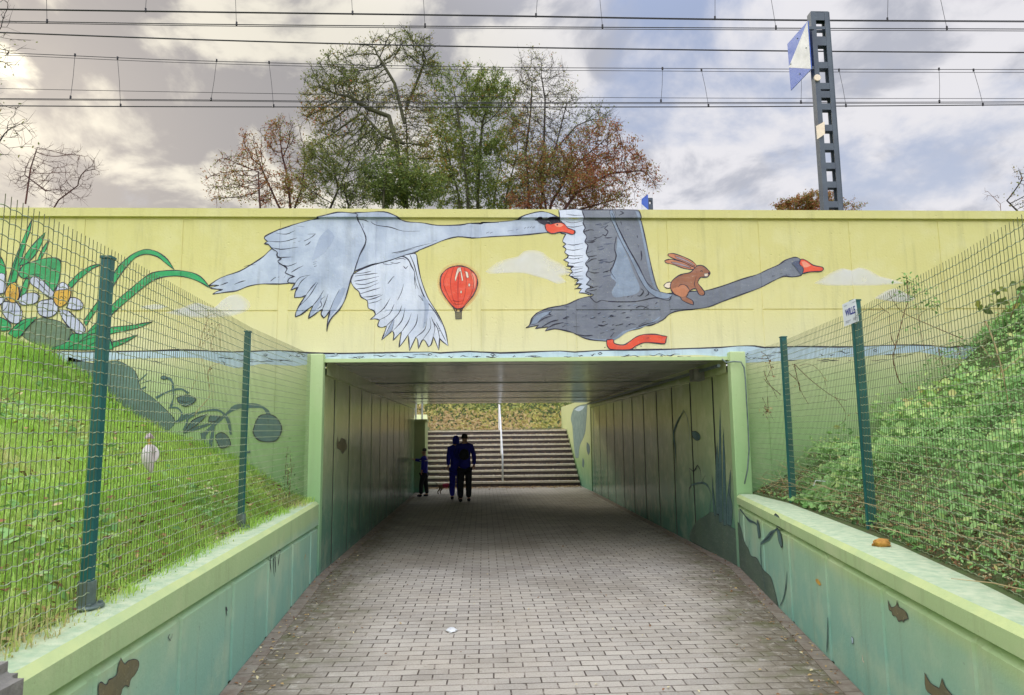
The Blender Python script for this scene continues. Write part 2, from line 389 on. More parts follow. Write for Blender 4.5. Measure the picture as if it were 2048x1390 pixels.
def paver_mat(name, border=False):
    m = bpy.data.materials.new(name); m.use_nodes = True; t = NT(m.node_tree)
    pos = t.n('ShaderNodeNewGeometry').outputs['Position']
    wob = t.n('ShaderNodeTexNoise'); wob.inputs['Scale'].default_value = 7; t.l(pos, wob.inputs['Vector'])
    wv = t.n('ShaderNodeVectorMath', operation='MULTIPLY_ADD'); t.l(wob.outputs['Color'], wv.inputs[0]); wv.inputs[1].default_value = (.010, .010, 0); t.l(pos, wv.inputs[2])
    mp = t.n('ShaderNodeMapping'); t.l(wv.outputs[0], mp.inputs[0])
    mp.inputs['Location'].default_value = (.033, .02, 0)
    br = t.n('ShaderNodeTexBrick'); t.l(mp.outputs[0], br.inputs['Vector'])
    br.inputs['Scale'].default_value = 1.0; br.inputs['Brick Width'].default_value = .205; br.inputs['Row Height'].default_value = .105
    br.inputs['Mortar Size'].default_value = .0058; br.inputs['Mortar Smooth'].default_value = .25; br.offset = .5
    br.inputs['Color1'].default_value = s2l(184, 176, 158); br.inputs['Color2'].default_value = s2l(150, 143, 128)
    br.inputs['Mortar'].default_value = s2l(100, 86, 70); br.inputs['Bias'].default_value = 0
    c = br.outputs['Color']
    c = t.mix(t.math('MULTIPLY', t.sstep(t.noise(pos, 1.3, 5, .6), .42, .7), .55), c, s2l(172, 160, 138))
    c = t.mix(.3, c, t.ramp(t.noise(pos, 70, 4, .7), [(.3, s2l(140, 132, 124)), (.7, s2l(224, 216, 210))]))
    # worn surface: damp blotches, trodden dirt, gum
    c = t.mix(t.math('MULTIPLY', t.sstep(t.noise(pos, .75, 6, .62), .46, .66), .42), c, s2l(128, 118, 102))
    c = t.mix(t.math('MULTIPLY', t.sstep(t.noise(pos, 16, 5, .75), .60, .70), .5), c, s2l(104, 90, 74))
    vg = t.n('ShaderNodeTexVoronoi'); vg.inputs['Scale'].default_value = 3.3; t.l(pos, vg.inputs['Vector'])
    c = t.mix(t.math('MULTIPLY', t.sstep(vg.outputs['Distance'], .055, .03), .55), c, s2l(86, 80, 74))
    # wide gaps filled with grit where joints are open
    gap = t.math('MULTIPLY', br.outputs['Fac'], t.sstep(t.noise(pos, 5, 4, .7), .40, .56))
    c = t.mix(t.math('MULTIPLY', gap, .85), c, s2l(58, 44, 34))
    # moss and dirt creeping out from the walls
    sp = t.n('ShaderNodeSeparateXYZ'); t.l(pos, sp.inputs[0])
    le = t.math('SUBTRACT', sp.outputs[0], t.math('ADD', -1.93, t.math('MULTIPLY', t.math('SUBTRACT', 8.4, sp.outputs[1]), .072)))
    re = t.math('SUBTRACT', t.math('SUBTRACT', 3.05, t.math('MULTIPLY', t.math('SUBTRACT', 8.4, sp.outputs[1]), .181)), sp.outputs[0])
    ed = t.math('MINIMUM', le, t.math('MULTIPLY', re, 1.0))
    dirt = t.math('MULTIPLY', t.sstep(t.math('ADD', ed, t.math('MULTIPLY', t.noise(pos, 2.2, 5, .6), 1.0)), 1.5, .6), t.sstep(t.noise(pos, 11, 5, .7), .30, .52))
    c = t.mix(t.math('MULTIPLY', dirt, .8), c, s2l(96, 84, 62))
    moss = t.math('MULTIPLY', dirt, t.sstep(t.noise(pos, 4.3, 3), .5, .62))
    c = t.mix(t.math('MULTIPLY', moss, .45), c, s2l(98, 104, 56))
    b = t.n('ShaderNodeBsdfPrincipled'); t.l(c, b.inputs['Base Color']); b.inputs['Roughness'].default_value = .8
    h = t.math('SUBTRACT', t.math('MULTIPLY', t.noise(pos, 60, 4, .7), .3), br.outputs['Fac'])
    bp = t.n('ShaderNodeBump'); bp.inputs['Strength'].default_value = .7; bp.inputs['Distance'].default_value = .006
    t.l(h, bp.inputs['Height']); t.l(bp.outputs[0], b.inputs['Normal'])
    t.l(b.outputs[0], t.n('ShaderNodeOutputMaterial').inputs[0])
    return m


M['paver'] = paver_mat('paving')
M['paver_dk'] = mat('edge_paving', s2l(128, 112, 98), s2l(150, 140, 126), 9, .85, .5, 40)

# ------------------------------------------------------------------ layout
def XL(Y): return -1.93 + .072 * (8.4 - Y) if Y < 8.4 else -1.92
def XR(Y): return 3.05 - .181 * (8.4 - Y) if Y < 8.4 else 3.05


YB = -6.0                        # wings run back past the camera
FL = [(-1.48, YB), (-1.70, 2.4), (-1.752, 3.27), (-1.985, 5.93), (-2.06, 8.38)]      # left fence line
FR = [(.9, YB), (2.14, 2.4), (2.42, 3.3), (2.87, 5.15), (3.20, 7.2), (3.26, 8.38)]   # right fence line
FL[0] = (XL(YB) - .22, YB); FR[0] = (XR(YB) + .22, YB)


def lineX(poly, Y):
    for (xa, ya), (xb, yb) in zip(poly, poly[1:]):
        if ya <= Y <= yb: return xa + (xb - xa) * (Y - ya) / (yb - ya)
    return poly[0][0] if Y < poly[0][1] else poly[-1][0]


# path sheet
ys = list(np.linspace(YB, 8.4, 30)) + list(np.linspace(8.7, 21.7, 28))
v, f = [], []
for Y in ys:
    for k in range(9):
        a = XL(Y) + (XR(Y) - XL(Y)) * k / 8; v.append((a, Y, 0.0))
for i in range(len(ys) - 1):
    for k in range(8): q = i * 9 + k; f.append((q, q + 1, q + 10, q + 9))
tag(pmesh('path', v, f, M['paver']), kind='structure')
# soldier course along both edges
for side in (0, 1):
    mb = MB(); Y = YB
    while Y < 19.4:
        y1 = min(Y + .2, 20.2); g = .004; h = .004 + random.uniform(0, .0025)
        if side == 0: xa, xb, xc, xd = XL(Y) + .002, XL(Y) + .115, XL(y1) + .115, XL(y1) + .002
        else: xa, xb, xc, xd = XR(Y) - .115, XR(Y) - .002, XR(y1) - .002, XR(y1) - .115
        mb.add([(xa, Y + g, -.02), (xb, Y + g, -.02), (xc, y1 - g, -.02), (xd, y1 - g, -.02), (xa, Y + g, h), (xb, Y + g, h), (xc, y1 - g, h), (xd, y1 - g, h)],
               [(4, 5, 6, 7), (0, 1, 5, 4), (1, 2, 6, 5), (2, 3, 7, 6), (3, 0, 4, 7)])
        Y = y1
    tag(mb.build('path_edging', M['paver_dk']), kind='structure')

# banks
LZ = [(-.12, .80), (.0, .84), (.5, 1.12), (1.3, 1.5), (2.0, 1.85), (2.35, 2.08), (2.65, 2.34), (3.7, 2.83), (5, 3.4), (7, 3.7), (60, 3.7)]
RZ = [(-.12, .82), (.0, .87), (.5, 1.08), (.9, 1.24), (1.3, 1.42), (1.85, 1.72), (2.3, 2.05), (3.0, 2.62), (3.7, 3.05), (5, 3.7), (7, 3.9), (60, 3.9)]
_bn = RNG.random((64, 64))


def vn(x, y):
    x0, y0 = math.floor(x), math.floor(y); fx, fy = x - x0, y - y0
    fx = fx * fx * (3 - 2 * fx); fy = fy * fy * (3 - 2 * fy)
    g = lambda a, b: _bn[a % 64, b % 64]
    return (g(x0, y0) * (1 - fx) + g(x0 + 1, y0) * fx) * (1 - fy) + (g(x0, y0 + 1) * (1 - fx) + g(x0 + 1, y0 + 1) * fx) * fy


def bankz(side, t, Y):
    tab = LZ if side < 0 else RZ
    z = np.interp(t, [a for a, _ in tab], [b for _, b in tab])
    amp = min(1, max(0, t) * 1.5)
    return z + amp * (.10 * (vn(t * 1.7 + 9, Y * 1.3 + side * 5) - .5) + .07 * (vn(t * 5, Y * 5) - .5))


def bankp(side, t, Y):
    fx = lineX(FL if side < 0 else FR, Y); return Vector((fx + side * t, Y, bankz(side, t, Y)))


for side, nm, mt in ((-1, 'grass_bank', M['turf']), (1, 'leafy_bank', M['soil'])):
    tt = [-.12, 0, .12, .25, .4, .55] + list(np.arange(.7, 7.1, .2)) + [9, 14, 25, 60]
    yy = [-60, -40, -20, -12] + list(np.arange(YB, 8.41, .2)) + [8.44]
    v, f = [], []
    for Y in yy:
        for t in tt: v.append(bankp(side, t, Y))
    n = len(tt)
    for i in range(len(yy) - 1):
        for k in range(n - 1):
            q = i * n + k; f.append((q, q + 1, q + n + 1, q + n) if side > 0 else (q + 1, q, q + n, q + n + 1))
    tag(pmesh(nm, v, f, mt, smooth=True), kind='structure')
# railway embankment over the tunnel, ground beyond and to the horizon
mb = MB(); mb.add([(-300, 8.75, 3.55), (300, 8.75, 3.55), (300, 19.6, 3.55), (-300, 19.6, 3.55)], [(0, 1, 2, 3)])
tag(mb.build('railway_embankment', M['ballast']), kind='structure')


def hillz(x, y):
    if y < 20.6: return 3.5
    base = 3.5
    # stairwell cut and the landing behind it, rising again to the field
    dx = max(0, -2.2 - x, x - 3.4)
    cut = max(0.0, 1 - dx / 2.2)
    prof = np.interp(y, [20, 25.2, 26.8, 28, 31, 36, 60], [1.74, 1.74, 1.76, 2.1, 3.2, 3.9, 4.2])
    z = base * (1 - cut) + prof * cut if y < 31 else prof
    return z + .12 * (vn(x * .9, y * .9) - .5)


xs = [-300, -120, -50, -25, -12, -8] + list(np.arange(-6, 7.6, .4)) + [9, 13, 25, 50, 120, 300]
yy = [19.55, 20.3, 21, 22, 23, 24, 25.0] + list(np.arange(25.4, 38, .6)) + [45, 60, 120, 300, 900]
v = [(x, y, hillz(x, y)) for y in yy for x in xs]; n = len(xs); f = []
for i in range(len(yy) - 1):
    for k in range(n - 1):
        cxm = (xs[k] + xs[k + 1]) / 2; cym = (yy[i] + yy[i + 1]) / 2
        if -2.3 < cxm < 3.3 and cym < 25.0: continue
        q = i * n + k; f.append((q, q + 1, q + n + 1, q + n))
tag(pmesh('hillside', v, f, M['soil'], smooth=True), kind='structure')
mb = MB(); mb.add([(-900, -900, -1.2), (900, -900, -1.2), (900, 1500, -1.2), (-900, 1500, -1.2)], [(0, 1, 2, 3)])
tag(mb.build('ground', M['soil']), kind='structure')


# ------------------------------------------------------------------ relief walls
def grid_wall(O, U, V, N, us, vs, dfn, hole=None, zfn=None):
    O, U, V, N = map(Vector, (O, U, V, N)); us = sorted(set(round(a, 5) for a in us)); vs = sorted(set(round(a, 5) for a in vs))
    v, f = [], []
    for vv in vs:
        for uu in us:
            v2 = zfn(uu, vv) if zfn else vv
            v.append(O + U * uu + V * v2 + N * dfn(uu, vv))
    n = len(us)
    flip = U.cross(V).dot(N) < 0
    for j in range(len(vs) - 1):
        for i in range(n - 1):
            if hole and hole((us[i] + us[i + 1]) / 2, (vs[j] + vs[j + 1]) / 2): continue
            q = (j * n + i, j * n + i + 1, (j + 1) * n + i + 1, (j + 1) * n + i)
            f.append(q[::-1] if flip else q)
    return v, f


STRIPS = [-.077 - 1.179 * 12 + 1.179 * k for k in range(26)]
JZ = 3.125


def fac_depth(u, v):
    if v > 4.2975: return .035
    if v > 4.2730: return -.02
    d = min(abs(u - s) for s in STRIPS)
    a = -.008 if d < .0605 else 0.0
    if a == 0 and abs(v - JZ) < .0065: return -.012
    return a


FU = []
for s in STRIPS: FU += [s - .064, s - .060, s + .060, s + .064]
FV = [4.268, 4.2735, 4.295, 4.30, JZ - .009, JZ - .006, JZ + .006, JZ + .009]
E = -.0005


underpass = empty('railway_underpass', (0.55, 8.4, 0), 'pale yellow concrete railway underpass with painted wall above its dark opening', 'underpass')
us = FU + list(np.arange(-14.2, 15.1, .6)) + [-2.1, 3.23]
vs = FV + [0, .4, .85, 1.4, 2.0, 2.52, 2.9, 3.5, 3.9, 4.405]
v, f = grid_wall((0, 8.4, 0), (1, 0, 0), (0, 0, 1), (0, -1, 0), [u for u in us if -14.3 < u < 15], vs, fac_depth,
                 hole=lambda u, z: -2.1 < u < 3.23 and z < 2.52)
u0, u1 = min(p.x for p in v), max(p.x for p in v)
b = len(v)   # top and back of the parapet
v += [Vector((u0, 8.365, 4.405)), Vector((u1, 8.365, 4.405)), Vector((u1, 8.75, 4.405)), Vector((u0, 8.75, 4.405)), Vector((u0, 8.75, 2.6)), Vector((u1, 8.75, 2.6))]
f += [(b, b + 1, b + 2, b + 3), (b + 3, b + 2, b + 5, b + 4)]
facade = pmesh('facade_wall', v, f, M['facade'], underpass)

# tunnel: side walls with 1 m planks, ceiling slabs
TP = [8.4 + .66 + k for k in range(-1, 12)]


def tun_depth(u, v):          # u = Y, v = Z
    if v > 2.335: return .035
    d = min(abs(u - s) for s in TP)
    return -.004 if d < .0335 else 0.0


TUu = []
for s in TP: TUu += [s - .040, s - .033, s + .033, s + .040]
TUu = [a for a in TUu if 8.42 < a < 19.4] + [8.4, 19.5]
twalls = []
for X, N, nm in ((-1.92, (1, 0, 0), 'L'), (3.05, (-1, 0, 0), 'R')):
    v, f = grid_wall((X, 0, 0), (0, 1, 0), (0, 0, 1), N, TUu, [0, .6, 1.2, 1.8, 2.33, 2.34, 2.52], tun_depth)
    jm = [1 if (min(abs(sum(v[i].y for i in q) / 4 - s) for s in TP) < .03 and sum(v[i].z for i in q) / 4 < 2.33) else 0 for q in f]
    o = pmesh('tunnel_wall', v, f, [M['tunnel'], M['joint']], underpass, midx=jm); twalls.append(o)
mb = MB()
ce = [8.4, 9.1, 12.2, 14.6, 16.9, 18.4, 19.5]
for a, b_ in zip(ce, ce[1:]):
    mb.box(-1.92, 3.05, a + .02, b_ - .02, 2.52 - .05 * (a - 8.4) / 12, 2.75)
mb.box(-2.3, 3.5, 8.76, 19.5, 2.8, 3.5)
mb.build('tunnel_ceiling', M['ceiling'], underpass)
# front lintel and pillars (they stand proud of the facade)
mb = MB(); mb.box(-1.92, 3.05, 8.35, 8.40, 2.485, 2.528); mb.build('lintel', M['pillar'], underpass)
for xa, xb in ((-2.10, -1.905), (3.035, 3.23)):
    mb = MB(); mb.box(xa, xb, 8.30, 8.42, 0, 2.585)
    p = mb.build('pillar', M['pillar'], underpass); bv = p.modifiers.new('b', 'BEVEL'); bv.width = .012; bv.segments = 2
mb = MB()
for a in (8.62, 9.6, 10.6, 11.6, 12.6, 13.6, 14.6, 15.6, 16.6, 17.6, 18.6):
    mb.tube([(2.955, a, 2.425), (2.985, a, 2.425)], .02, 6)
mb.tube([(2.94, 8.45, 2.425), (2.94, 19.4, 2.425)], .022, 8)
mb.build('conduit', M['galv'], underpass)
mb = MB(); mb.box(2.86, 3.0, 9.2, 9.42, 2.30, 2.46); mb.build('junction_box', M['grey_conc'], underpass)


# ------------------------------------------------------------------ murals
def smooth_closed(pts, k=3):
    n = len(pts); out = []
    for i in range(n):
        p0, p1, p2, p3 = [Vector(pts[(i + j) % n] + (0,)) if len(pts[0]) == 2 else None for j in (-1, 0, 1, 2)]
        out += cr(p0, p1, p2, p3, k)
    return out


def cr(p0, p1, p2, p3, k):
    o = []
    for s in range(k):
        t = s / k
        o.append(.5 * ((2 * p1) + (p2 - p0) * t + (2 * p0 - 5 * p1 + 4 * p2 - p3) * t * t + (3 * p1 - p0 - 3 * p2 + p3) * t ** 3))
    return o


def smooth_open(pts, k=3):
    pts = [Vector(p + (0,)) for p in pts]
    if len(pts) < 3: return pts
    q = [pts[0]] + pts + [pts[-1]]; o = []
    for i in range(1, len(q) - 2): o += cr(q[i - 1], q[i], q[i + 1], q[i + 2], k)
    return o + [pts[-1]]


def sharp_smooth(pts, k=3, closed=True):
    """Catmull-Rom that keeps acute corners (feather tips) sharp"""
    P_ = [Vector(p + (0,)) for p in pts]; n = len(P_); out = []
    def corner(i):
        a = P_[(i - 1) % n] - P_[i]; b = P_[(i + 1) % n] - P_[i]
        return a.length > 0 and b.length > 0 and a.angle(b) < R(95)
    rng = range(n if closed else n - 1)
    for i in rng:
        p1, p2 = P_[i], P_[(i + 1) % n]
        p0 = p1 + (p1 - p2) if (corner(i) or (not closed and i == 0)) else P_[(i - 1) % n]
        p3 = p2 + (p2 - p1) if (corner((i + 1) % n) or (not closed and i == n - 2)) else P_[(i + 2) % n]
        if (p0 - p1).length > 2.5 * (p1 - p2).length: p0 = p1 + (p0 - p1) * (2.0 * (p1 - p2).length / (p0 - p1).length)
        if (p3 - p2).length > 2.5 * (p1 - p2).length: p3 = p2 + (p3 - p2) * (2.0 * (p1 - p2).length / (p3 - p2).length)
        out += cr(p0, p1, p2, p3, k)
    if not closed: out.append(P_[-1])
    return out


class Mural:
    """painted figure: flat fills and tapering brush lines laid on a wall plane"""
    def __init__(s, O, U, V, N, z=(0, 0, 1), bu=(), bv=(), dfn=None, px=None):
        s.O, s.U, s.V, s.N = map(Vector, (O, U, V, N)); s.bu, s.bv, s.dfn = bu, bv, dfn
        s.polys = []; s.mats = []; s.layer = 0; s.z = (0, 0, 1)

    def zoom(s, ox, oy, sc): s.z = (ox, oy, sc); return s

    def P(s, p):
        x = s.z[0] + p[0] / s.z[2]; y = s.z[1] + p[1] / s.z[2]
        h = hit(x, y, s.O, s.N) - s.O
        return Vector((h.dot(s.U), h.dot(s.V), 0))

    def mi(s, m):
        if m not in s.mats: s.mats.append(m)
        return s.mats.index(m)

    def fill(s, pts, m, ink=1.0, k=3, w=.0105, smooth=True, inkm='ink'):
        q = sharp_smooth(pts, k) if smooth else [Vector(p + (0,)) for p in pts]
        uv = [s.P((a.x, a.y)) for a in q]
        s.layer += 1; s.polys.append((uv, s.mi(m), s.layer))
        if ink: s._ribbon(uv, w * ink * 1.45, True, s.mi(inkm), s.layer + .5)
        return s

    def line(s, pts, w=.008, m='ink', k=3, taper=True):
        q = sharp_smooth(pts, k, False) if len(pts) > 2 else [Vector(p + (0,)) for p in pts]
        uv = [s.P((a.x, a.y)) for a in q]
        s._ribbon(uv, w * 1.35, False, s.mi(m), s.layer + .5, taper); return s

    def _ribbon(s, uv, w, closed, mi, layer, taper=True):
        n = len(uv); L = []; ph = random.random() * 6
        for i in range(n):
            a = uv[(i - 1) % n] if closed or i > 0 else uv[i]; b = uv[(i + 1) % n] if closed or i < n - 1 else uv[i]
            d = b - a; d = d.normalized() if d.length > 1e-9 else Vector((1, 0, 0)); nn = Vector((-d.y, d.x, 0))
            ww = w * (.75 + .35 * math.sin(i * .9 + ph) * math.sin(i * .37 + ph * 2))
            if not closed and taper:
                t = i / max(1, n - 1); ww *= max(.18, math.sin(math.pi * (.12 + .83 * t)) ** .7)
            L.append((uv[i] + nn * ww / 2, uv[i] - nn * ww / 2))
        for i in range(n if closed else n - 1):
            a, b = L[i], L[(i + 1) % n]
            s.polys.append(([a[0], b[0], b[1], a[1]], mi, layer))

    def build(s, name, parent, label=None):
        bm = bmesh.new(); lay = bm.faces.layers.float.new('lay')
        for uv, mi, ly in s.polys:
            if len(uv) == 4: tris = [(0, 1, 2, 3)]
            else: tris = tessellate_polygon([uv])
            vs_ = [bm.verts.new(p) for p in uv]
            for t in tris:
                try: fc = bm.faces.new([vs_[i] for i in t])
                except ValueError: continue
                fc.material_index = mi; fc[lay] = ly
        bmesh.ops.delete(bm, geom=[v_ for v_ in bm.verts if not v_.link_faces], context='VERTS')
        if s.dfn and bm.verts:
            x0, x1 = min(v_.co.x for v_ in bm.verts), max(v_.co.x for v_ in bm.verts)
            y0, y1 = min(v_.co.y for v_ in bm.verts), max(v_.co.y for v_ in bm.verts)
            for u in s.bu:
                if x0 < u < x1: bmesh.ops.bisect_plane(bm, geom=bm.verts[:] + bm.edges[:] + bm.faces[:], plane_co=(u, 0, 0), plane_no=(1, 0, 0), dist=1e-5)
            for vv in s.bv:
                if y0 < vv < y1: bmesh.ops.bisect_plane(bm, geom=bm.verts[:] + bm.edges[:] + bm.faces[:], plane_co=(0, vv, 0), plane_no=(0, 1, 0), dist=1e-5)
        for v_ in bm.verts:
            ly = max([fc[lay] for fc in v_.link_faces] or [0])
            d = s.dfn(v_.co.x, v_.co.y) if s.dfn else 0
            v_.co = s.O + s.U * v_.co.x + s.V * v_.co.y + s.N * (d + .0015 + ly * .0005)
        for fc in bm.faces:
            if fc.normal.dot(s.N) < 0: pass
        bmesh.ops.recalc_face_normals(bm, faces=bm.faces)
        me = bpy.data.meshes.new(name); bm.to_mesh(me); bm.free()
        o = link(name, me, [M[k] for k in s.mats], parent)
        if label: o['label'] = label
        return o


def fmural(z): return Mural((0, 8.4, 0), (1, 0, 0), (0, 0, 1), (0, -1, 0), bu=FU, bv=FV, dfn=fac_depth).zoom(*z)


Z2 = (400, 400, 3.938); Z3 = (840, 400, 3.938); Z4 = (1240, 400, 3.938); Z5 = (0, 380, 4.089); Z6 = (230, 700, 4.485)
def T3(pts, dx=1733): return [(x + dx, y) for x, y in pts]

# soft painted clouds: stacked translucent coats
cm = bpy.data.materials.new('mural_cloud'); cm.use_nodes = True; t_ = NT(cm.node_tree)
pb = t_.n('ShaderNodeBsdfPrincipled'); pb.inputs['Base Color'].default_value = s2l(250, 249, 250); pb.inputs['Roughness'].default_value = .7
pos_ = t_.n('ShaderNodeNewGeometry').outputs['Position']
tr_ = t_.n('ShaderNodeBsdfTransparent'); mx_ = t_.n('ShaderNodeMixShader')
t_.l(t_.ramp(t_.noise(pos_, 2.2, 3, .5), [(.3, .22), (.7, .42)]), mx_.inputs[0]); t_.l(tr_.outputs[0], mx_.inputs[1]); t_.l(pb.outputs[0], mx_.inputs[2])
t_.l(mx_.outputs[0], t_.n('ShaderNodeOutputMaterial').inputs[0]); M['cloud'] = cm
gm = cm.copy(); gm.name = 'mural_balloon_halo'
for nd in gm.node_tree.nodes:
    if nd.type == 'BSDF_PRINCIPLED': nd.inputs['Base Color'].default_value = s2l(238, 150, 80)
    if nd.type == 'VALTORGB': nd.color_ramp.elements[0].color = (.08,) * 3 + (1,); nd.color_ramp.elements[1].color = (.22,) * 3 + (1,)
M['halo'] = gm


def nest(mu, pts, m, n=4, grow=.10):
    cx_ = sum(p[0] for p in pts) / len(pts); cy_ = sum(p[1] for p in pts) / len(pts)
    for i in range(n):
        s_ = 1 + grow * (n / 2 - i)
        mu.fill([(cx_ + (x - cx_) * s_, cy_ + (y - cy_) * s_) for x, y in pts], m, 0, 2)


CLOUDS = [
    ((*Z3,), [(565, 560), (640, 500), (720, 470), (790, 455), (830, 420), (900, 412), (960, 430), (1010, 470), (1080, 500), (1130, 540), (1165, 570), (1080, 590), (1120, 630), (1060, 645), (990, 615), (900, 590), (820, 570), (700, 570), (600, 575)]),
    ((*Z4,), [(1570, 650), (1640, 605), (1700, 570), (1770, 545), (1830, 560), (1880, 540), (1950, 560), (2020, 600), (2120, 625), (2190, 650), (2000, 665), (1800, 665), (1660, 665)]),
    ((1460, 520, 3.16), [(930, 240), (980, 205), (1040, 185), (1100, 210), (1160, 240), (1110, 262), (1000, 255)]),
    ((0, 380, 3.159), [(890, 740), (980, 722), (1050, 735), (1000, 752), (930, 752)]),
    ((0, 380, 3.159), [(1080, 770), (1180, 740), (1260, 715), (1350, 745), (1400, 700), (1460, 668), (1510, 680), (1550, 715), (1540, 755), (1450, 790), (1300, 800), (1180, 790)]),
]
for z_, q_ in CLOUDS:
    mu = fmural(z_); nest(mu, q_, 'cloud', 3); mu.build('painted_cloud', facade)

# water line with its ink edge
mu = fmural((0, 0, 1))
top = [(-900, 700), (-300, 702), (90, 702), (160, 704), (230, 703), (300, 702), (350, 700), (400, 701), (460, 704), (520, 702), (560, 701), (620, 706), (680, 707), (740, 706), (800, 705), (860, 704), (880, 706), (940, 703), (1000, 706), (1060, 704), (1120, 702), (1150, 704), (1200, 701), (1260, 700), (1320, 699), (1380, 697), (1440, 695), (1475, 692), (1510, 692), (1530, 695), (1600, 693), (1680, 694), (1740, 692), (1800, 690), (1860, 691), (1900, 695), (1930, 691), (2100, 694), (2500, 692)]
bot = [(2500, 722), (2100, 724), (1900, 716), (1840, 704), (1740, 712), (1640, 716), (1560, 722), (1500, 725), (1482, 726), (1455, 716), (1400, 710), (1200, 713), (1060, 715), (900, 717), (760, 718), (650, 718), (625, 726), (590, 732), (520, 728), (470, 736), (400, 716), (330, 716), (250, 718), (100, 726), (-300, 735), (-900, 735)]
mu.fill(top + bot, 'water', 0, 2)
mu.line(top, .016, k=2, taper=False)
rr = random.Random(3)
for i in range(74):
    x = rr.uniform(120, 1890); yb = 712 if 640 < x < 1450 else rr.choice((711, 716, 722))
    y = yb + rr.uniform(-3, 3) - (8 if x > 1500 else 0) * .5; l_ = rr.choice((6, 10, 16, 26, 34))
    mu.line([(x, y), (x + l_ * .3, y + rr.uniform(-2, 2)), (x + l_ * .6, y + rr.uniform(-2.5, 2.5)), (x + l_, y + rr.uniform(-2, 2))], rr.uniform(.006, .012))
for x, y in ((531, 710), (672, 708), (860, 709), (985, 709), (1200, 707), (1432, 700), (1750, 701)):
    mu.fill([(x, y - 2), (x + 4, y), (x, y + 2), (x - 4, y)], 'water', .7, 2)
mu.build('painted_waterline', facade)

# the big pale swan
mu = fmural(Z2)
body = [(55, 685), (165, 612), (310, 562), (410, 505), (500, 445), (565, 385), (700, 300), (1000, 150), (1200, 110), (1300, 105), (1450, 100), (1540, 130), (1620, 170), (1750, 180), (1870, 200), (2048, 197), (2133, 182), (2270, 178)] + \
       T3([(740, 160), (830, 125), (940, 99), (1010, 108), (1060, 130), (1100, 155), (1090, 215), (1050, 255), (985, 258), (800, 277), (600, 287), (470, 296), (400, 298), (300, 290), (200, 312), (100, 352), (0, 392)]) + \
       [(1700, 410), (1600, 442), (1480, 480), (1350, 510), (1225, 560), (1100, 610), (900, 640), (700, 655), (600, 662), (480, 662), (380, 680), (290, 715), (200, 727), (100, 742), (130, 722), (180, 706), (110, 700), (75, 692), (150, 672), (100, 672)]
mu.fill(body, 'swan', 1.1, 3)
mu.layer += .0
for l_ in ([(270, 665), (320, 645), (360, 635)], [(555, 640), (590, 612), (600, 612)], [(615, 610), (625, 603)], [(660, 612), (675, 592)], [(345, 525), (400, 512), (440, 510)], [(160, 672), (220, 650), (190, 655)],
           [(1510, 418), (1580, 405), (1700, 370), (1830, 338)], [(1540, 425), (1620, 400), (1690, 382)], [(1345, 170), (1380, 195), (1500, 215), (1600, 245), (1730, 245)]): mu.line(l_, .0085)
for l_ in ([(520, 262), (545, 252)], [(550, 262), (575, 252)], [(690, 245), (740, 238)], [(755, 238), (775, 228)], [(820, 225), (835, 215)], [(845, 222), (860, 210)], [(865, 220), (880, 208)], [(885, 222), (900, 207)], [(895, 225), (905, 208)], [(100, 325), (130, 318)]): mu.line(T3(l_), .009)
mu.line(T3([(395, 183), (470, 186), (500, 178), (620, 176)]), .02); mu.line(T3([(395, 297), (470, 297)]), .02)
fw = [(1700, 425), (1715, 500), (1740, 620), (1790, 760), (1850, 860), (1900, 950), (1935, 1040), (1955, 1150), (1905, 1110), (1888, 1088), (1880, 1182), (1855, 1115), (1838, 1075), (1822, 1135), (1800, 1157), (1770, 1105), (1750, 1105), (1720, 1172), (1715, 1105), (1700, 1080), (1650, 1187), (1645, 1110), (1640, 1060), (1600, 1120), (1568, 1160), (1578, 1090), (1588, 1035), (1555, 1070), (1520, 1107), (1528, 1060), (1518, 1030), (1480, 1060), (1430, 1102), (1455, 1040), (1470, 992), (1430, 1002), (1400, 990), (1412, 945), (1380, 935), (1340, 942), (1380, 905), (1365, 870), (1325, 850), (1318, 795), (1270, 765), (1250, 720), (1215, 690), (1190, 640), (1205, 585), (1350, 515), (1500, 475), (1600, 440), (1640, 428)]
mu.fill(fw, 'swan_lt', 1.0, 3)
mu.line([(1225, 555), (1350, 512), (1500, 475), (1590, 445), (1640, 470), (1665, 520), (1690, 570), (1690, 640), (1700, 700)], .014)
for a, b, c in (((1215, 580), (1290, 575), (1350, 560)), ((1220, 600), (1330, 585), (1400, 575)), ((1215, 640), (1310, 625), (1410, 600)), ((1225, 660), (1300, 665), (1400, 630)), ((1235, 700), (1320, 690), (1410, 650)), ((1260, 740), (1340, 715), (1420, 690)), ((1280, 765), (1350, 760), (1425, 740)), ((1310, 790), (1370, 775), (1440, 745)), ((1330, 815), (1390, 800), (1430, 780)),
                ((1385, 905), (1450, 850), (1500, 770)), ((1410, 945), (1490, 900), (1530, 820)), ((1470, 990), (1560, 900), (1590, 830)), ((1520, 1030), (1590, 950), (1615, 850)), ((1590, 1035), (1640, 960), (1665, 890)), ((1640, 1060), (1700, 980), (1715, 900)), ((1700, 1080), (1770, 1020), (1790, 930)), ((1750, 1105), (1815, 1010), (1810, 930)), ((1838, 1075), (1850, 1000), (1820, 920)), ((1888, 1088), (1870, 1010), (1830, 950)),
                ((1860, 960), (1900, 1040), (1935, 1110)), ((1555, 790), (1585, 730), (1605, 660)), ((1480, 660), (1510, 620), (1530, 600)), ((1690, 580), (1700, 650), (1720, 700)), ((1540, 470), (1590, 460), (1620, 470)), ((1500, 490), (1540, 500), (1580, 490)), ((1440, 500), (1490, 510), (1520, 500)), ((1600, 520), (1620, 540), (1640, 520)), ((1720, 750), (1760, 790), (1790, 820)), ((1740, 780), (1770, 805), (1780, 815))):
    mu.line([a, b, c], .009)
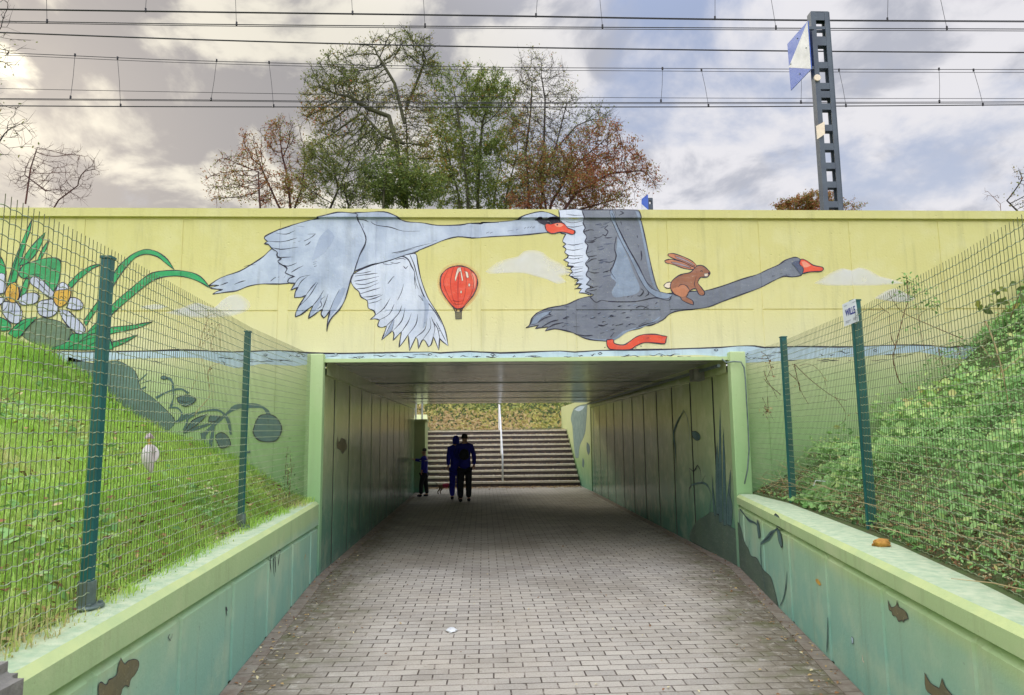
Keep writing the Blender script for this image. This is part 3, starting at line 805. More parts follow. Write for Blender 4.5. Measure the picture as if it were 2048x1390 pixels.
mu.line([(1655, 435), (1690, 520), (1720, 640), (1770, 770), (1850, 880), (1905, 980)], .013)
mu.fill([(1735, 742), (1770, 840), (1755, 1010), (1770, 1000), (1795, 900), (1800, 800)], 'swan_sh', 0, 2)
for c in ((1880, 1015), (1886, 1030), (1772, 968)): mu.fill([(c[0] - 4, c[1]), (c[0], c[1] - 4), (c[0] + 4, c[1]), (c[0], c[1] + 4)], 'ink', 0, 1)
mu.fill([(1450, 1085), (1490, 1000), (1530, 930), (1520, 1000), (1500, 1040)], 'swan_sh', .4, 2)
nw = [(1240, 150), (1268, 205), (1305, 290), (1300, 350), (1262, 425), (1235, 500), (1213, 570), (1190, 620), (1165, 710), (1140, 790), (1100, 860), (1040, 925), (1012, 975), (1000, 1036), (1005, 960), (1020, 895), (1025, 865), (1000, 905), (975, 930), (955, 900), (965, 860), (930, 880), (900, 905), (855, 933), (868, 885), (893, 830), (850, 860), (800, 900), (752, 921), (758, 880), (790, 820), (835, 750), (800, 765), (745, 768), (752, 725), (772, 688), (740, 700), (715, 711), (738, 675), (752, 655), (715, 655), (690, 645), (702, 620), (745, 603), (705, 590), (670, 572), (685, 540), (660, 518), (628, 500), (613, 482), (640, 463), (608, 440), (608, 410), (570, 385), (540, 352), (508, 345), (532, 327), (508, 302), (520, 283), (620, 235), (740, 195), (900, 150), (1000, 125), (1090, 105), (1180, 108), (1240, 118)]
mu.fill(nw, 'swan', 1.2, 3)
for l_ in ([(530, 325), (620, 330), (690, 320), (765, 300)], [(600, 262), (680, 268), (750, 242)], [(760, 205), (825, 213)], [(560, 375), (640, 388), (775, 372)], [(605, 455), (680, 450), (735, 450)], [(640, 510), (700, 520), (765, 495)], [(720, 570), (770, 540), (815, 518)], [(750, 655), (790, 610), (870, 592)], [(835, 750), (880, 690), (920, 645)], [(893, 830), (940, 770), (975, 710)], [(965, 860), (990, 800), (1010, 740)], [(1025, 865), (1060, 780), (1100, 705)], [(820, 325), (870, 300), (912, 268), (850, 270)], [(735, 338), (755, 335)], [(775, 328), (795, 322)], [(830, 358), (855, 345), (875, 325)], [(890, 492), (920, 485)], [(892, 508), (918, 502)], [(900, 525), (922, 518)],
           [(925, 860), (960, 830), (950, 790), (985, 760)], [(1240, 150), (1290, 155), (1330, 175)], [(1280, 185), (1290, 220)], [(770, 690), (800, 640), (850, 600)], [(790, 830), (860, 760), (930, 650)]): mu.line(l_, .0095)
mu.fill([(1035, 850), (1070, 760), (1120, 690), (1150, 700), (1110, 800), (1060, 880), (1020, 930)], 'swan_sh', 0, 2)
mu.fill([(880, 870), (930, 790), (960, 740), (950, 800), (910, 870), (870, 915)], 'swan_sh', 0, 2)
mu.fill([(940, 300), (1010, 230), (1060, 290), (980, 420), (880, 480)], 'swan_sh', 0, 2)
mu.zoom(*Z3)
mu.fill([(905, 155), (945, 143), (980, 152), (1050, 140), (1090, 148), (1100, 162), (1070, 180), (1020, 185), (985, 195), (945, 180), (925, 162)], 'ink', .8)
mu.fill([(985, 200), (1000, 186), (1030, 192), (1060, 182), (1110, 178), (1140, 192), (1165, 220), (1215, 240), (1219, 258), (1198, 271), (1150, 257), (1100, 255), (1040, 266), (1005, 250), (990, 228)], 'orange', 1.0)
mu.fill([(1060, 188), (1105, 184), (1130, 200), (1100, 215), (1065, 205)], 'orange_lt', 0); mu.line([(1070, 200), (1085, 192), (1082, 206)], .009)
mu.line([(1000, 168), (1020, 170)], .008, 'swan_lt')
mu.build('painted_pale_swan', facade, 'pale grey flying swan with orange beak painted on the yellow wall')

# hot-air balloon
mu = fmural(Z3)
nest(mu, [(150, 640), (165, 580), (205, 535), (260, 512), (320, 508), (385, 525), (440, 570), (465, 630), (455, 700), (420, 770), (330, 860), (270, 850), (200, 780), (155, 700)], 'halo', 3, .06)
mu.fill([(160, 640), (170, 590), (210, 547), (260, 525), (320, 520), (380, 537), (430, 577), (452, 630), (446, 690), (415, 755), (360, 822), (335, 850), (280, 856), (235, 812), (190, 750), (165, 695)], 'orange', 1.1)
mu.fill([(275, 620), (295, 540), (320, 530), (340, 630), (330, 640), (318, 560), (300, 580), (282, 640)], 'cream', .3)
mu.fill([(350, 560), (375, 570), (385, 610), (370, 615), (360, 590)], 'cream', .3)
mu.fill([(380, 670), (388, 655), (396, 670), (388, 685)], 'cream', .3, 2); mu.fill([(316, 725), (324, 712), (331, 725), (324, 738)], 'cream', .2, 2)
mu.fill([(395, 560), (430, 590), (440, 650), (430, 700), (420, 640)], 'orange_lt', 0)
for l_ in ([(225, 545), (185, 640), (215, 740), (280, 850)], [(265, 525), (240, 640), (255, 760), (292, 850)], [(310, 520), (300, 650), (300, 780), (304, 850)], [(350, 530), (365, 640), (350, 760), (318, 850)], [(395, 545), (425, 640), (400, 750), (328, 850)]): mu.line(l_, .006, 'orange_dk')
mu.line([(255, 790), (300, 800), (350, 790)], .006, 'orange_dk'); mu.line([(262, 815), (300, 822), (342, 815)], .006, 'orange_dk')
for l_ in ([(262, 850), (282, 885)], [(335, 850), (322, 885)], [(285, 855), (292, 885)], [(318, 855), (314, 885)]): mu.line(l_, .013, taper=False)
mu.fill([(277, 885), (327, 882), (326, 935), (281, 938)], 'fish', .8, 1, smooth=False, inkm='ink')
mu.build('painted_balloon', facade, 'red hot air balloon painted below the pale swan\'s neck')

# dark grey swan
mu = fmural(Z3)
ww = [(1090, 86), (1275, 86), (1300, 200), (1340, 330), (1360, 480), (1340, 600), (1345, 750), (1300, 735), (1252, 731), (1272, 700), (1240, 692), (1272, 660), (1226, 656), (1252, 630), (1210, 612), (1175, 592), (1200, 565), (1187, 542), (1210, 520), (1162, 516), (1172, 490), (1130, 472), (1160, 455), (1165, 432), (1140, 412), (1152, 387), (1126, 367), (1150, 346), (1124, 327), (1136, 290), (1150, 268), (1105, 255), (1118, 180), (1100, 150)]
mu.fill(ww, 'swan_lt', 1.1)
for y in (120, 170, 205, 346, 387, 432, 455, 490, 520, 542, 565, 592, 612, 630, 660, 692): mu.line([(1150 if y < 600 else 1245, y), (1215, y + 8), (1285, y - (6 if y % 4 else -6))], .008)
for c in ((1250, 463), (1205, 585)): mu.fill([(c[0] - 5, c[1]), (c[0], c[1] - 5), (c[0] + 5, c[1]), (c[0], c[1] + 5)], 'ink', 0, 1)
N4 = 1575.4
body = [(833, 1007), (862, 985), (880, 935), (905, 905), (940, 880), (1010, 852), (1150, 825), (1240, 785), (1320, 762), (1500, 742), (1700, 725), (1860, 715), (1900, 735), (1980, 735)] + \
       [(x + N4, y) for x, y in [(450, 735), (560, 720), (670, 715), (800, 680), (950, 627), (1080, 587), (1160, 550), (1250, 510), (1300, 475), (1370, 452), (1410, 460), (1425, 485), (1440, 530), (1436, 578), (1420, 596), (1350, 606), (1290, 601), (1200, 640), (1100, 692), (950, 747), (800, 802), (700, 842), (600, 858), (500, 868), (430, 880), (380, 905), (340, 942), (250, 985), (200, 990), (150, 1012), (60, 1035), (0, 1065)]] + \
       [(1560, 1080), (1530, 1102), (1500, 1112), (1400, 1106), (1300, 1090), (1230, 1057), (1205, 1045), (1150, 1030), (1060, 1015), (985, 1032), (1010, 1000), (960, 1005), (908, 1012), (935, 985), (890, 995)]
mu.fill(body, 'goose', 1.1)
mu.fill([(870, 980), (900, 925), (950, 890), (1040, 870), (1010, 900), (960, 930), (915, 975)], 'goose_lt', .4)
mu.fill([(1300, 1085), (1400, 1095), (1520, 1090), (1600, 1035), (1700, 1005), (1820, 960), (1900, 910), (1860, 950), (1760, 1000), (1640, 1035), (1530, 1104), (1400, 1104)], 'goose_lt', 0)
wing = [(1270, 86), (1705, 86), (1728, 110), (1745, 180), (1780, 330), (1820, 520), (1860, 670), (1900, 732), (1980, 742), (1960, 790), (1850, 770), (1700, 800), (1500, 800), (1430, 790), (1385, 806), (1340, 765), (1370, 748), (1300, 722), (1318, 700), (1372, 690), (1310, 665), (1345, 622), (1308, 590), (1328, 540), (1302, 500), (1332, 460), (1308, 420), (1322, 360), (1298, 330), (1312, 290), (1288, 250), (1300, 220), (1283, 180), (1292, 150)]
mu.fill(wing, 'goose', 1.0)
mu.fill([(1490, 90), (1512, 90), (1550, 190), (1610, 330), (1685, 450), (1740, 560), (1790, 660), (1850, 710), (1990, 745), (1950, 775), (1860, 765), (1780, 700), (1720, 600), (1660, 470), (1590, 340), (1530, 210), (1495, 130)], 'goose_lt', .5)
mu.fill([(1555, 290), (1580, 330), (1640, 460), (1690, 590), (1730, 690), (1700, 740), (1600, 760), (1530, 765), (1510, 720), (1545, 650), (1500, 600), (1530, 500), (1545, 400)], 'goose_lt', 0)
mu.fill([(1690, 95), (1722, 110), (1770, 310), (1810, 500), (1850, 670), (1885, 720), (1850, 700), (1810, 600), (1770, 400), (1730, 200)], 'goose_lt', 0)
mu.layer += 1
for l_ in ([(1505, 110), (1560, 220), (1640, 380), (1720, 520), (1780, 640), (1830, 690)], [(1478, 200), (1452, 225), (1480, 250), (1460, 285), (1435, 270)], [(1530, 90), (1540, 130)], [(1570, 95), (1600, 110), (1560, 130)], [(1580, 170), (1590, 200)], [(1635, 230), (1640, 238)], [(1710, 280), (1712, 300)], [(1715, 350), (1720, 375)], [(1740, 400), (1745, 450), (1738, 480)], [(1545, 290), (1530, 380), (1545, 440), (1520, 520), (1500, 560), (1540, 625)], [(1740, 700), (1760, 720), (1735, 755), (1710, 755)], [(1790, 715), (1800, 740), (1770, 762)], [(1320, 560), (1370, 575), (1410, 570)], [(1310, 500), (1350, 470), (1390, 462)], [(1330, 620), (1370, 640)], [(1350, 690), (1400, 680)], [(1700, 850), (1740, 835), (1800, 855)], [(1760, 858), (1800, 828)], [(1020, 885), (1015, 900), (1035, 905)], [(1120, 1000), (1150, 985)], [(1210, 995), (1260, 1000)], [(1400, 985), (1440, 990), (1480, 975)], [(1420, 1050), (1450, 1045)], [(1500, 1080), (1530, 1040)], [(1540, 990), (1600, 975)], [(1660, 975), (1700, 980)], [(1720, 990), (1780, 960)], [(1630, 765), (1650, 758)], [(1660, 768), (1675, 755)], [(930, 965), (980, 930), (1050, 910)], [(960, 1000), (1030, 960), (1090, 945)], [(1010, 1005), (1060, 980), (1130, 965)], [(1240, 1060), (1300, 1070), (1360, 1065)], [(1700, 1010), (1760, 985), (1850, 960)], [(1290, 250), (1340, 235), (1370, 240)], [(1300, 330), (1350, 335), (1380, 325)], [(1310, 420), (1360, 400)]): mu.line(l_, .0135, 'ink')
rf = random.Random(12)
for i in range(46):
    x = rf.uniform(1120, 1900); y = 1045 - abs(x - 1450) * .18 - rf.uniform(0, 190); l_ = rf.uniform(14, 44); mu.line([(x, y), (x + l_ * .5, y - rf.uniform(2, 8)), (x + l_, y - rf.uniform(0, 12))], .009, rf.choice(('ink', 'goose_dk', 'goose_lt')))
for i in range(22):
    y = rf.uniform(120, 720); x = 1315 + rf.uniform(0, 150); l_ = rf.uniform(30, 80); mu.line([(x, y), (x + l_ * .5, y + rf.uniform(-8, 4)), (x + l_, y - rf.uniform(4, 20))], .009, rf.choice(('ink', 'goose_dk', 'goose_dk')))
mu.fill([(1470, 1102), (1520, 1098), (1530, 1130), (1600, 1142), (1640, 1122), (1700, 1080), (1760, 1060), (1850, 1058), (1905, 1068), (1947, 1074), (1938, 1100), (1926, 1132), (1830, 1125), (1760, 1125), (1700, 1150), (1650, 1180), (1500, 1176), (1472, 1145)], 'orange', 1.0)
for l_ in ([(1540, 1140), (1600, 1150)], [(1780, 1090), (1800, 1082), (1790, 1098)], [(1880, 1080), (1890, 1085)]): mu.line(l_, .007, 'orange_dk')
for c in ((1455, 1162), (1740, 1152), (1698, 1165)): mu.fill([(c[0] - 5, c[1]), (c[0], c[1] - 5), (c[0] + 5, c[1]), (c[0], c[1] + 5)], 'ink', 0, 1)
mu.zoom(*Z4)
mu.fill([(1350, 500), (1380, 480), (1420, 485), (1440, 520), (1435, 575), (1425, 590), (1400, 560), (1380, 530)], 'goose_dk', 0)
for l_ in ([(1260, 580), (1280, 578)], [(1300, 585), (1340, 590)], [(1195, 600), (1220, 598)], [(1270, 490), (1300, 495)]): mu.line(l_, .008)
mu.fill([(1415, 480), (1430, 467), (1470, 480), (1520, 515), (1590, 530), (1599, 548), (1580, 563), (1500, 566), (1435, 580), (1442, 540), (1413, 510)], 'orange', 1.0)
mu.fill([(1425, 488), (1455, 485), (1500, 518), (1470, 530), (1445, 528)], 'orange_lt', 0)
mu.build('painted_dark_swan', facade, 'dark grey flying swan with raised wing painted on the yellow wall')

# hare on its neck
mu = fmural(Z4)
mu.fill([(590, 528), (520, 498), (440, 474), (380, 468), (352, 478), (365, 495), (430, 512), (500, 538), (575, 548)], 'hare_lt', .9)
mu.fill([(400, 488), (460, 495), (540, 520), (560, 538), (500, 522), (420, 502)], 'ear', .4)
mu.fill([(607, 520), (570, 483), (500, 448), (420, 422), (380, 424), (380, 440), (430, 466), (500, 490), (590, 532)], 'hare_lt', .9)
mu.fill([(430, 440), (500, 462), (570, 500), (590, 522), (520, 488), (450, 460)], 'ear', .4)
mu.fill([(347, 672), (375, 648), (405, 655), (400, 690), (375, 694), (358, 688)], 'cream', .9)
mu.fill([(400, 655), (425, 622), (480, 587), (550, 572), (590, 535), (612, 517), (650, 518), (690, 548), (709, 575), (690, 606), (655, 609), (632, 612), (612, 650), (640, 690), (666, 728), (655, 752), (622, 745), (600, 705), (578, 700), (545, 722), (522, 765), (572, 795), (578, 826), (540, 816), (490, 790), (470, 762), (425, 742), (398, 700)], 'hare', 1.0)
mu.fill([(455, 685), (500, 668), (545, 700), (530, 740), (490, 765), (430, 735), (410, 700)], 'hare_lt', 0)
mu.line([(455, 688), (480, 665), (520, 675), (545, 710), (530, 735)], .009); mu.line([(608, 655), (632, 612)], .008); mu.line([(605, 575), (600, 560)], .008); mu.line([(628, 562), (645, 558), (648, 568)], .011)
mu.fill([(662, 580), (692, 578), (690, 603), (665, 602)], 'cream', .5); mu.fill([(690, 570), (708, 574), (700, 588)], 'ink', 0, 1)
mu.line([(600, 600), (585, 660), (600, 700)], .007); mu.line([(640, 735), (650, 745)], .007); mu.line([(455, 600), (500, 590)], .006)
mu.build('painted_hare', facade, 'brown hare painted riding the dark swan\'s neck')

# flowers and leaves on the left
mu = fmural(Z5)
G = 'green'
mu.fill([(180, 1190), (240, 1110), (330, 1045), (400, 1055), (500, 1080), (600, 1170), (560, 1240), (430, 1302), (390, 1292), (250, 1240)], 'stone', .6)
for q in ([(60, 780), (110, 600), (170, 450), (215, 340), (262, 240), (247, 330), (215, 430), (180, 560), (150, 700), (110, 780)], [(150, 620), (230, 500), (300, 415), (372, 345), (340, 440), (290, 530), (220, 600)],
          [(305, 580), (350, 480), (405, 402), (380, 480), (330, 575)], [(-40, 520), (0, 540), (35, 600), (52, 690), (30, 730), (-40, 700)],
          [(556, 775), (640, 685), (740, 622), (872, 600), (760, 642), (660, 722), (585, 802)],
          [(690, 1060), (780, 940), (860, 820), (960, 640), (1040, 560), (1120, 508), (1200, 486), (1290, 508), (1370, 568), (1426, 652), (1360, 602), (1290, 547), (1200, 525), (1120, 547), (1060, 602), (980, 702), (870, 880), (780, 1000), (700, 1112)],
          [(700, 1180), (850, 1020), (950, 910), (1080, 800), (1190, 710), (1270, 672), (1400, 658), (1530, 666), (1640, 708), (1724, 805), (1620, 746), (1500, 708), (1380, 706), (1280, 728), (1180, 792), (1060, 892), (950, 987), (860, 1080), (760, 1170)],
          [(700, 1175), (860, 1130), (1060, 1108), (1250, 1078), (1120, 1132), (950, 1167), (830, 1192)], [(720, 1272), (900, 1250), (1130, 1184), (1000, 1262), (850, 1302)],
          [(395, 1302), (540, 1250), (590, 1180), (690, 1172), (800, 1120), (870, 1060), (900, 1200), (930, 1302), (700, 1308)],
          [(160, 690), (190, 620), (260, 590), (330, 570), (400, 556), (470, 563), (500, 600), (492, 700), (470, 780), (440, 830), (380, 790), (300, 722), (250, 720), (190, 722)],
          [(165, 870), (190, 780), (215, 730), (250, 735), (220, 830), (185, 880)],
          [(-60, 1030), (30, 1050), (92, 1102), (70, 1150), (-60, 1150)], [(70, 1175), (130, 1110), (200, 1060), (312, 1038), (230, 1122), (150, 1212)]):
    mu.fill(q, G, .9)
for q in ([(190, 730), (280, 690), (350, 700)], [(400, 620), (440, 650), (455, 640)], [(640, 1250), (720, 1190), (840, 1160)], [(560, 1290), (680, 1230), (800, 1200)], [(700, 1290), (800, 1240), (900, 1230)], [(620, 1220), (650, 1200)], [(100, 1160), (180, 1100), (240, 1070)], [(90, 740), (140, 560), (200, 420)], [(230, 570), (300, 460)]): mu.line(q, .009)
for q in ([(250, 735), (285, 703), (340, 728), (400, 790), (452, 850), (440, 892), (390, 872), (320, 812), (262, 772)], [(458, 832), (478, 780), (520, 756), (560, 790), (555, 822)], [(440, 898), (395, 898), (330, 912), (305, 962), (330, 1022), (400, 1042), (460, 1012), (482, 960)],
          [(560, 942), (580, 882), (640, 890), (680, 935), (662, 977), (600, 980), (545, 962)], [(488, 980), (560, 990), (640, 1060), (697, 1130), (680, 1172), (630, 1172), (560, 1112), (510, 1042)],
          [(-40, 690), (40, 688), (52, 780), (40, 842), (-40, 850)], [(160, 892), (210, 850), (290, 843), (330, 868), (300, 922), (220, 942), (170, 932)], [(28, 920), (90, 918), (150, 930), (187, 1020), (160, 1087), (100, 1087), (50, 1042), (20, 980)], [(-40, 880), (47, 880), (32, 922), (-40, 960)], [(130, 765), (165, 800), (160, 880), (140, 830)]):
    mu.fill(q, 'petal', .9)
for q in ([(300, 730), (360, 800), (420, 860)], [(500, 800), (520, 790), (530, 805)], [(340, 930), (400, 930), (440, 945)], [(590, 950), (640, 940)], [(520, 1000), (545, 1030), (540, 1010)], [(30, 990), (60, 960), (70, 920)], [(95, 1000), (110, 970), (105, 925)], [(190, 910), (250, 900)]): mu.line(q, .007)
mu.fill([(440, 870), (468, 825), (540, 817), (586, 808), (583, 860), (555, 920), (500, 957), (458, 932)], 'yolk', .9)
mu.fill([(48, 850), (80, 780), (130, 758), (157, 800), (160, 880), (120, 925), (70, 902)], 'yolk', .9)
rr = random.Random(5)
for cx_, cy_ in ((510, 885), (105, 845)):
    for i in range(16):
        a, r_ = rr.uniform(0, 6.28), rr.uniform(5, 42); x, y = cx_ + r_ * math.cos(a), cy_ + r_ * 1.2 * math.sin(a)
        mu.fill([(x - 4, y), (x, y - 4), (x + 4, y), (x, y + 4)], 'ink', 0, 1)
mu.build('painted_flowers', facade, 'white flowers and long green leaves painted at the wall\'s left end')

# underwater plants, left
mu = fmural(Z6)
mu.fill([(-420, 60), (-200, 120), (0, 96), (100, 130), (180, 190), (215, 290), (240, 360), (330, 420), (420, 500), (520, 600), (530, 665), (450, 730), (300, 690), (0, 580), (-420, 400)], 'plant_lt', .5)
def stem(pts, w_): mu.layer += 1; mu.line(pts, w_ * .72, 'plant', 3, False)
stem([(215, 280), (290, 210)], .02); stem([(230, 300), (325, 270)], .012); stem([(240, 350), (280, 330)], .03)
stem([(790, 770), (900, 660), (1000, 575), (1080, 515), (1180, 500), (1300, 505), (1365, 550), (1388, 630)], .065)
stem([(500, 510), (525, 430), (522, 320), (500, 265), (450, 250)], .034); stem([(370, 430), (480, 372), (590, 350), (660, 390)], .034)
stem([(610, 740), (800, 680), (920, 640)], .04); stem([(540, 650), (690, 582), (850, 540), (950, 550), (1015, 630), (1042, 760)], .04)
stem([(480, 520), (560, 520), (600, 580), (560, 650)], .03); stem([(790, 740), (805, 890)], .06); stem([(885, 690), (855, 880)], .055); stem([(1050, 992), (1130, 950), (1150, 925), (1215, 912)], .028)
stem([(570, 640), (620, 590), (720, 560)], .028); stem([(610, 720), (640, 680), (660, 610), (760, 560)], .03)
mu.fill([(410, 250), (430, 232), (462, 236), (470, 255), (440, 266)], 'plant', .5)
mu.fill([(552, 430), (640, 402), (722, 432), (712, 470), (630, 508), (572, 470)], 'plant', .8)
mu.fill([(1290, 600), (1370, 578), (1440, 600), (1492, 680), (1482, 760), (1430, 818), (1320, 818), (1262, 782), (1243, 720)], 'plant', 1.0)
mu.fill([(905, 770), (960, 740), (1020, 780), (1042, 850), (960, 880), (920, 830)], 'plant', .9)
mu.fill([(620, 740), (700, 630), (835, 575), (740, 670)], 'plant', .8); mu.fill([(840, 640), (860, 590), (950, 595), (900, 640)], 'plant', .7)
mu.fill([(740, 880), (760, 840), (800, 860), (790, 900)], 'plant', .6)
mu.line([(1370, 590), (1385, 700)], .01); mu.line([(560, 445), (630, 470), (700, 450)], .008)
mu.zoom(1500, 700, 4.633)
mu.line([(1595, 360), (1600, 372)], .02)
mu.build('painted_water_plants', facade, 'teal grey drooping buds and stems painted under the waterline')

# tunnel walls
mu = Mural((3.05, 0, 0), (0, 1, 0), (0, 0, 1), (-1, 0, 0)).zoom(1280, 780, 3.023)
mu.fill([(300, 900), (340, 800), (400, 760), (430, 738), (480, 760), (530, 815), (585, 850), (590, 900), (590, 1060), (500, 1020), (400, 960)], 'mound', .4)
for q in ([(485, 95), (478, 350), (474, 560), (480, 800), (500, 800), (497, 560), (492, 350)], [(468, 300), (458, 500), (462, 750), (480, 750), (476, 500)], [(505, 230), (502, 480), (506, 820), (525, 820), (518, 480)], [(550, 480), (530, 640), (526, 810), (552, 815), (548, 640)], [(437, 510), (440, 660), (450, 760), (462, 760), (450, 640)], [(535, 600), (560, 700), (555, 820), (540, 820)]): mu.fill(q, 'plant', .5)
mu.fill([(315, 252), (340, 250), (365, 275), (362, 298), (345, 305), (322, 285)], 'plant', .6)
mu.line([(262, 120), (285, 160), (298, 230), (302, 310)], .02, 'plant'); mu.line([(262, 130), (225, 200), (205, 270), (215, 350), (222, 560)], .06, 'plant')
mu.line([(300, 660), (298, 600), (312, 575), (300, 470), (325, 495), (350, 455), (368, 490), (366, 555)], .02, 'ink'); mu.line([(312, 575), (375, 560), (410, 580), (430, 640), (420, 760)], .03, 'plant'); mu.line([(375, 555), (398, 515)], .015, 'ink')
mu.build('painted_reeds', twalls[1], 'dark reeds and mound painted inside the right tunnel wall')
mu = Mural((-1.92, 0, 0), (0, 1, 0), (0, 0, 1), (1, 0, 0)).zoom(600, 700, 3.861)
mu.fill([(290, 665), (300, 720), (320, 680), (350, 700), (362, 745), (345, 780), (325, 800), (310, 770), (285, 755)], 'fish', .6)
mu.build('painted_fish', twalls[0])
mu = Mural((-1.92, 0, 0), (0, 1, 0), (0, 0, 1), (1, 0, 0)).zoom(600, 700, 3.861)
mu.fill([(150, 1235), (165, 1220), (175, 1215), (165, 1245), (155, 1252)], 'ink', 0)
mu.build('paint_mark', twalls[0])


# ------------------------------------------------------------------ wing walls
def wing(side):
    s = -1 if side < 0 else 1
    Xf = XL if side < 0 else XR
    P0 = Vector((Xf(8.29) if side < 0 else Xf(8.29), 8.29, 0)); P1 = Vector((Xf(YB), YB, 0))
    U = (P1 - P0); L = U.length; U.normalize(); N = Vector((-U.y, U.x, 0))
    if N.x * s > 0: N = -N
    root = empty('wing_wall', (Xf(3) + s * .15, 3, 0),
                 'low green wing wall with fish painted on it, left of the path' if side < 0 else 'low green wing wall with dark plant painted on it, right of the path', 'wall')
    top = .85 if side < 0 else .862
    g = .655 if side < 0 else .742
    joints = [((8.29 - Y) * (1.0026 if side < 0 else 1.016)) for Y in ([7.85, 6.86, 5.86, 4.86, 3.87, 2.92, 1.92, .92, -.08, -1.1, -2.1, -3.1, -4.1, -5.1] if side < 0 else [7.95, 6.96, 5.97, 4.95, 3.94, 2.95, 1.95, .95, -.05, -1.1, -2.1, -3.1, -4.1, -5.1])]
    us, vs = [0, L], [0, .25, g - .040, g - .014, g + .010, g + .011, top - .03]
    for j in joints: us += [j - .040, j - .033, j + .033, j + .040]
    us += [a for a in np.arange(.5, L, 1.0)]

    def df(u, v):
        inj = min(abs(u - j) for j in joints) < .0335
        if v >= g + .0105: return .006
        if v >= g - .0145: return -.036
        return -.014 if inj else -.002

    def zf(u, v):
        if side > 0: return v
        k = min(v / g, 1, max(0, (top - .03 - v) / (top - .03 - g - .004)))
        Y = 8.29 - u
        return v + k * (-.026) * (max(Y, -2) - 4.9) * 1.0
    v, f = grid_wall(P0, U, (0, 0, 1), N, us, vs, df, zfn=zf)
    body = pmesh('wall_face', v, f, M['wing'], root)
    # top slab: bevelled front edge, rough painted top
    th = .34; a = P0; b = P1
    q = [a + N * .006 + Vector((0, 0, top - .03)), b + N * .006 + Vector((0, 0, top - .03)), b - N * .028 + Vector((0, 0, top)), a - N * .028 + Vector((0, 0, top))]
    pmesh('wall_edge', q, [(0, 1, 2, 3)], M['wing_edge'], root)
    n = 90; v, f = [], []
    for i in range(n + 1):
        p = a.lerp(b, i / n)
        for d, z in ((.028, top), (.10, top + .002), (.18, top), (.26, top - .002), (th, top), (th, .2)): v.append(p - N * d + Vector((0, 0, z)))
    for i in range(n):
        for k in range(5): f.append((i * 6 + k, i * 6 + 6 + k, i * 6 + 7 + k, i * 6 + 1 + k))
    pmesh('wall_top', v, f, M['wing_top'], root, smooth=False)
    return root, body, P0, U, N


wl, wlf, P0, U, N = wing(-1)
mu = Mural(P0, U, (0, 0, 1), N).zoom(0, 1180, 6.4)
mu.fill([(1540, 862), (1560, 910), (1592, 950), (1640, 905), (1700, 888), (1750, 895), (1772, 930), (1768, 990), (1720, 1085), (1680, 1125), (1662, 1165), (1645, 1240), (1600, 1222), (1560, 1270), (1530, 1350), (1400, 1420), (1270, 1420), (1253, 1250), (1265, 1195), (1295, 1180), (1340, 1212), (1375, 1190), (1385, 1150), (1430, 1130), (1490, 1080), (1505, 990)], 'fish', .5, w=.006)
mu.build('painted_fish', wlf, 'olive brown leaping fish painted on the left wing wall')
mu = Mural(P0, U, (0, 0, 1), N).zoom(0, 760, 2.206)
for q in ([(1198, 762), (1192, 800), (1196, 848)], [(1210, 755), (1206, 810), (1210, 868)], [(1222, 750), (1214, 780), (1216, 850)], [(1238, 748), (1230, 790), (1228, 820)], [(1200, 760), (1215, 748), (1236, 752)]): mu.line(q, .018)
mu.line([(1000, 1040), (996, 1000), (1003, 1020)], .012); mu.line([(1003, 812), (1010, 825)], .012); mu.line([(748, 1120), (742, 1135), (750, 1150), (756, 1130)], .006); mu.line([(760, 1120), (758, 1140)], .006); mu.line([(878, 1085), (880, 1105)], .007)
mu.line([(1348, 770), (1342, 792)], .03, 'yolk')
mu.build('scribble', wlf, 'black scribble and specks on the left wing wall')
wr, wrf, P0, U, N = wing(1)
mu = Mural(P0, U, (0, 0, 1), N).zoom(1460, 900, 2.837)
mu.fill([(25, 405), (45, 410), (62, 440), (82, 520), (105, 560), (120, 600), (150, 612), (168, 640), (190, 680), (232, 722), (255, 800), (276, 890), (200, 820), (100, 760), (25, 680)], 'mound', .6)
for q, w_ in (([(205, 800), (178, 640), (175, 530)], .035), ([(175, 532), (215, 500), (245, 465), (275, 445)], .045), ([(55, 420), (58, 335), (85, 370), (110, 400), (145, 415), (163, 440)], .028), ([(325, 690), (318, 780), (302, 850), (285, 885)], .018), ([(557, 950), (556, 1060), (552, 1150)], .020), ([(105, 560), (118, 510)], .012)):
    mu.layer += 1; mu.line(q, w_, 'plant'); mu.line(q, w_ * .3, 'ink')
mu.fill([(252, 375), (262, 362), (280, 378), (290, 412), (288, 440), (268, 430)], 'plant', .9); mu.fill([(268, 440), (290, 470), (301, 545), (294, 552), (278, 510)], 'plant', .9); mu.fill([(157, 395), (168, 425), (174, 492), (166, 500), (158, 450)], 'plant', .9)
mu.build('painted_plant', wrf, 'dark plant stem and mound painted on the right wing wall')
mu = Mural(P0, U, (0, 0, 1), N).zoom(1460, 900, 2.837)
mu.fill([(898, 852), (908, 878), (922, 893), (944, 882), (950, 855), (958, 888), (985, 905), (1003, 925), (1014, 957), (990, 966), (986, 980), (978, 966), (958, 972), (944, 945), (925, 938), (918, 915), (904, 905)], 'fish', .5, w=.006)
mu.build('painted_fish', wrf, 'whole olive fish painted on the right wing wall')
mu = Mural(P0, U, (0, 0, 1), N).zoom(1460, 900, 2.837)
mu.fill([(1107, 1262), (1125, 1300), (1150, 1330), (1190, 1352), (1206, 1294), (1225, 1345), (1262, 1390), (1300, 1450), (1200, 1440), (1150, 1390), (1113, 1355)], 'fish', .5, w=.006)
mu.build('painted_fish', wrf, 'tail end of an olive fish at the bottom of the right wing wall')
mu = Mural(P0, U, (0, 0, 1), N).zoom(1460, 900, 2.837)
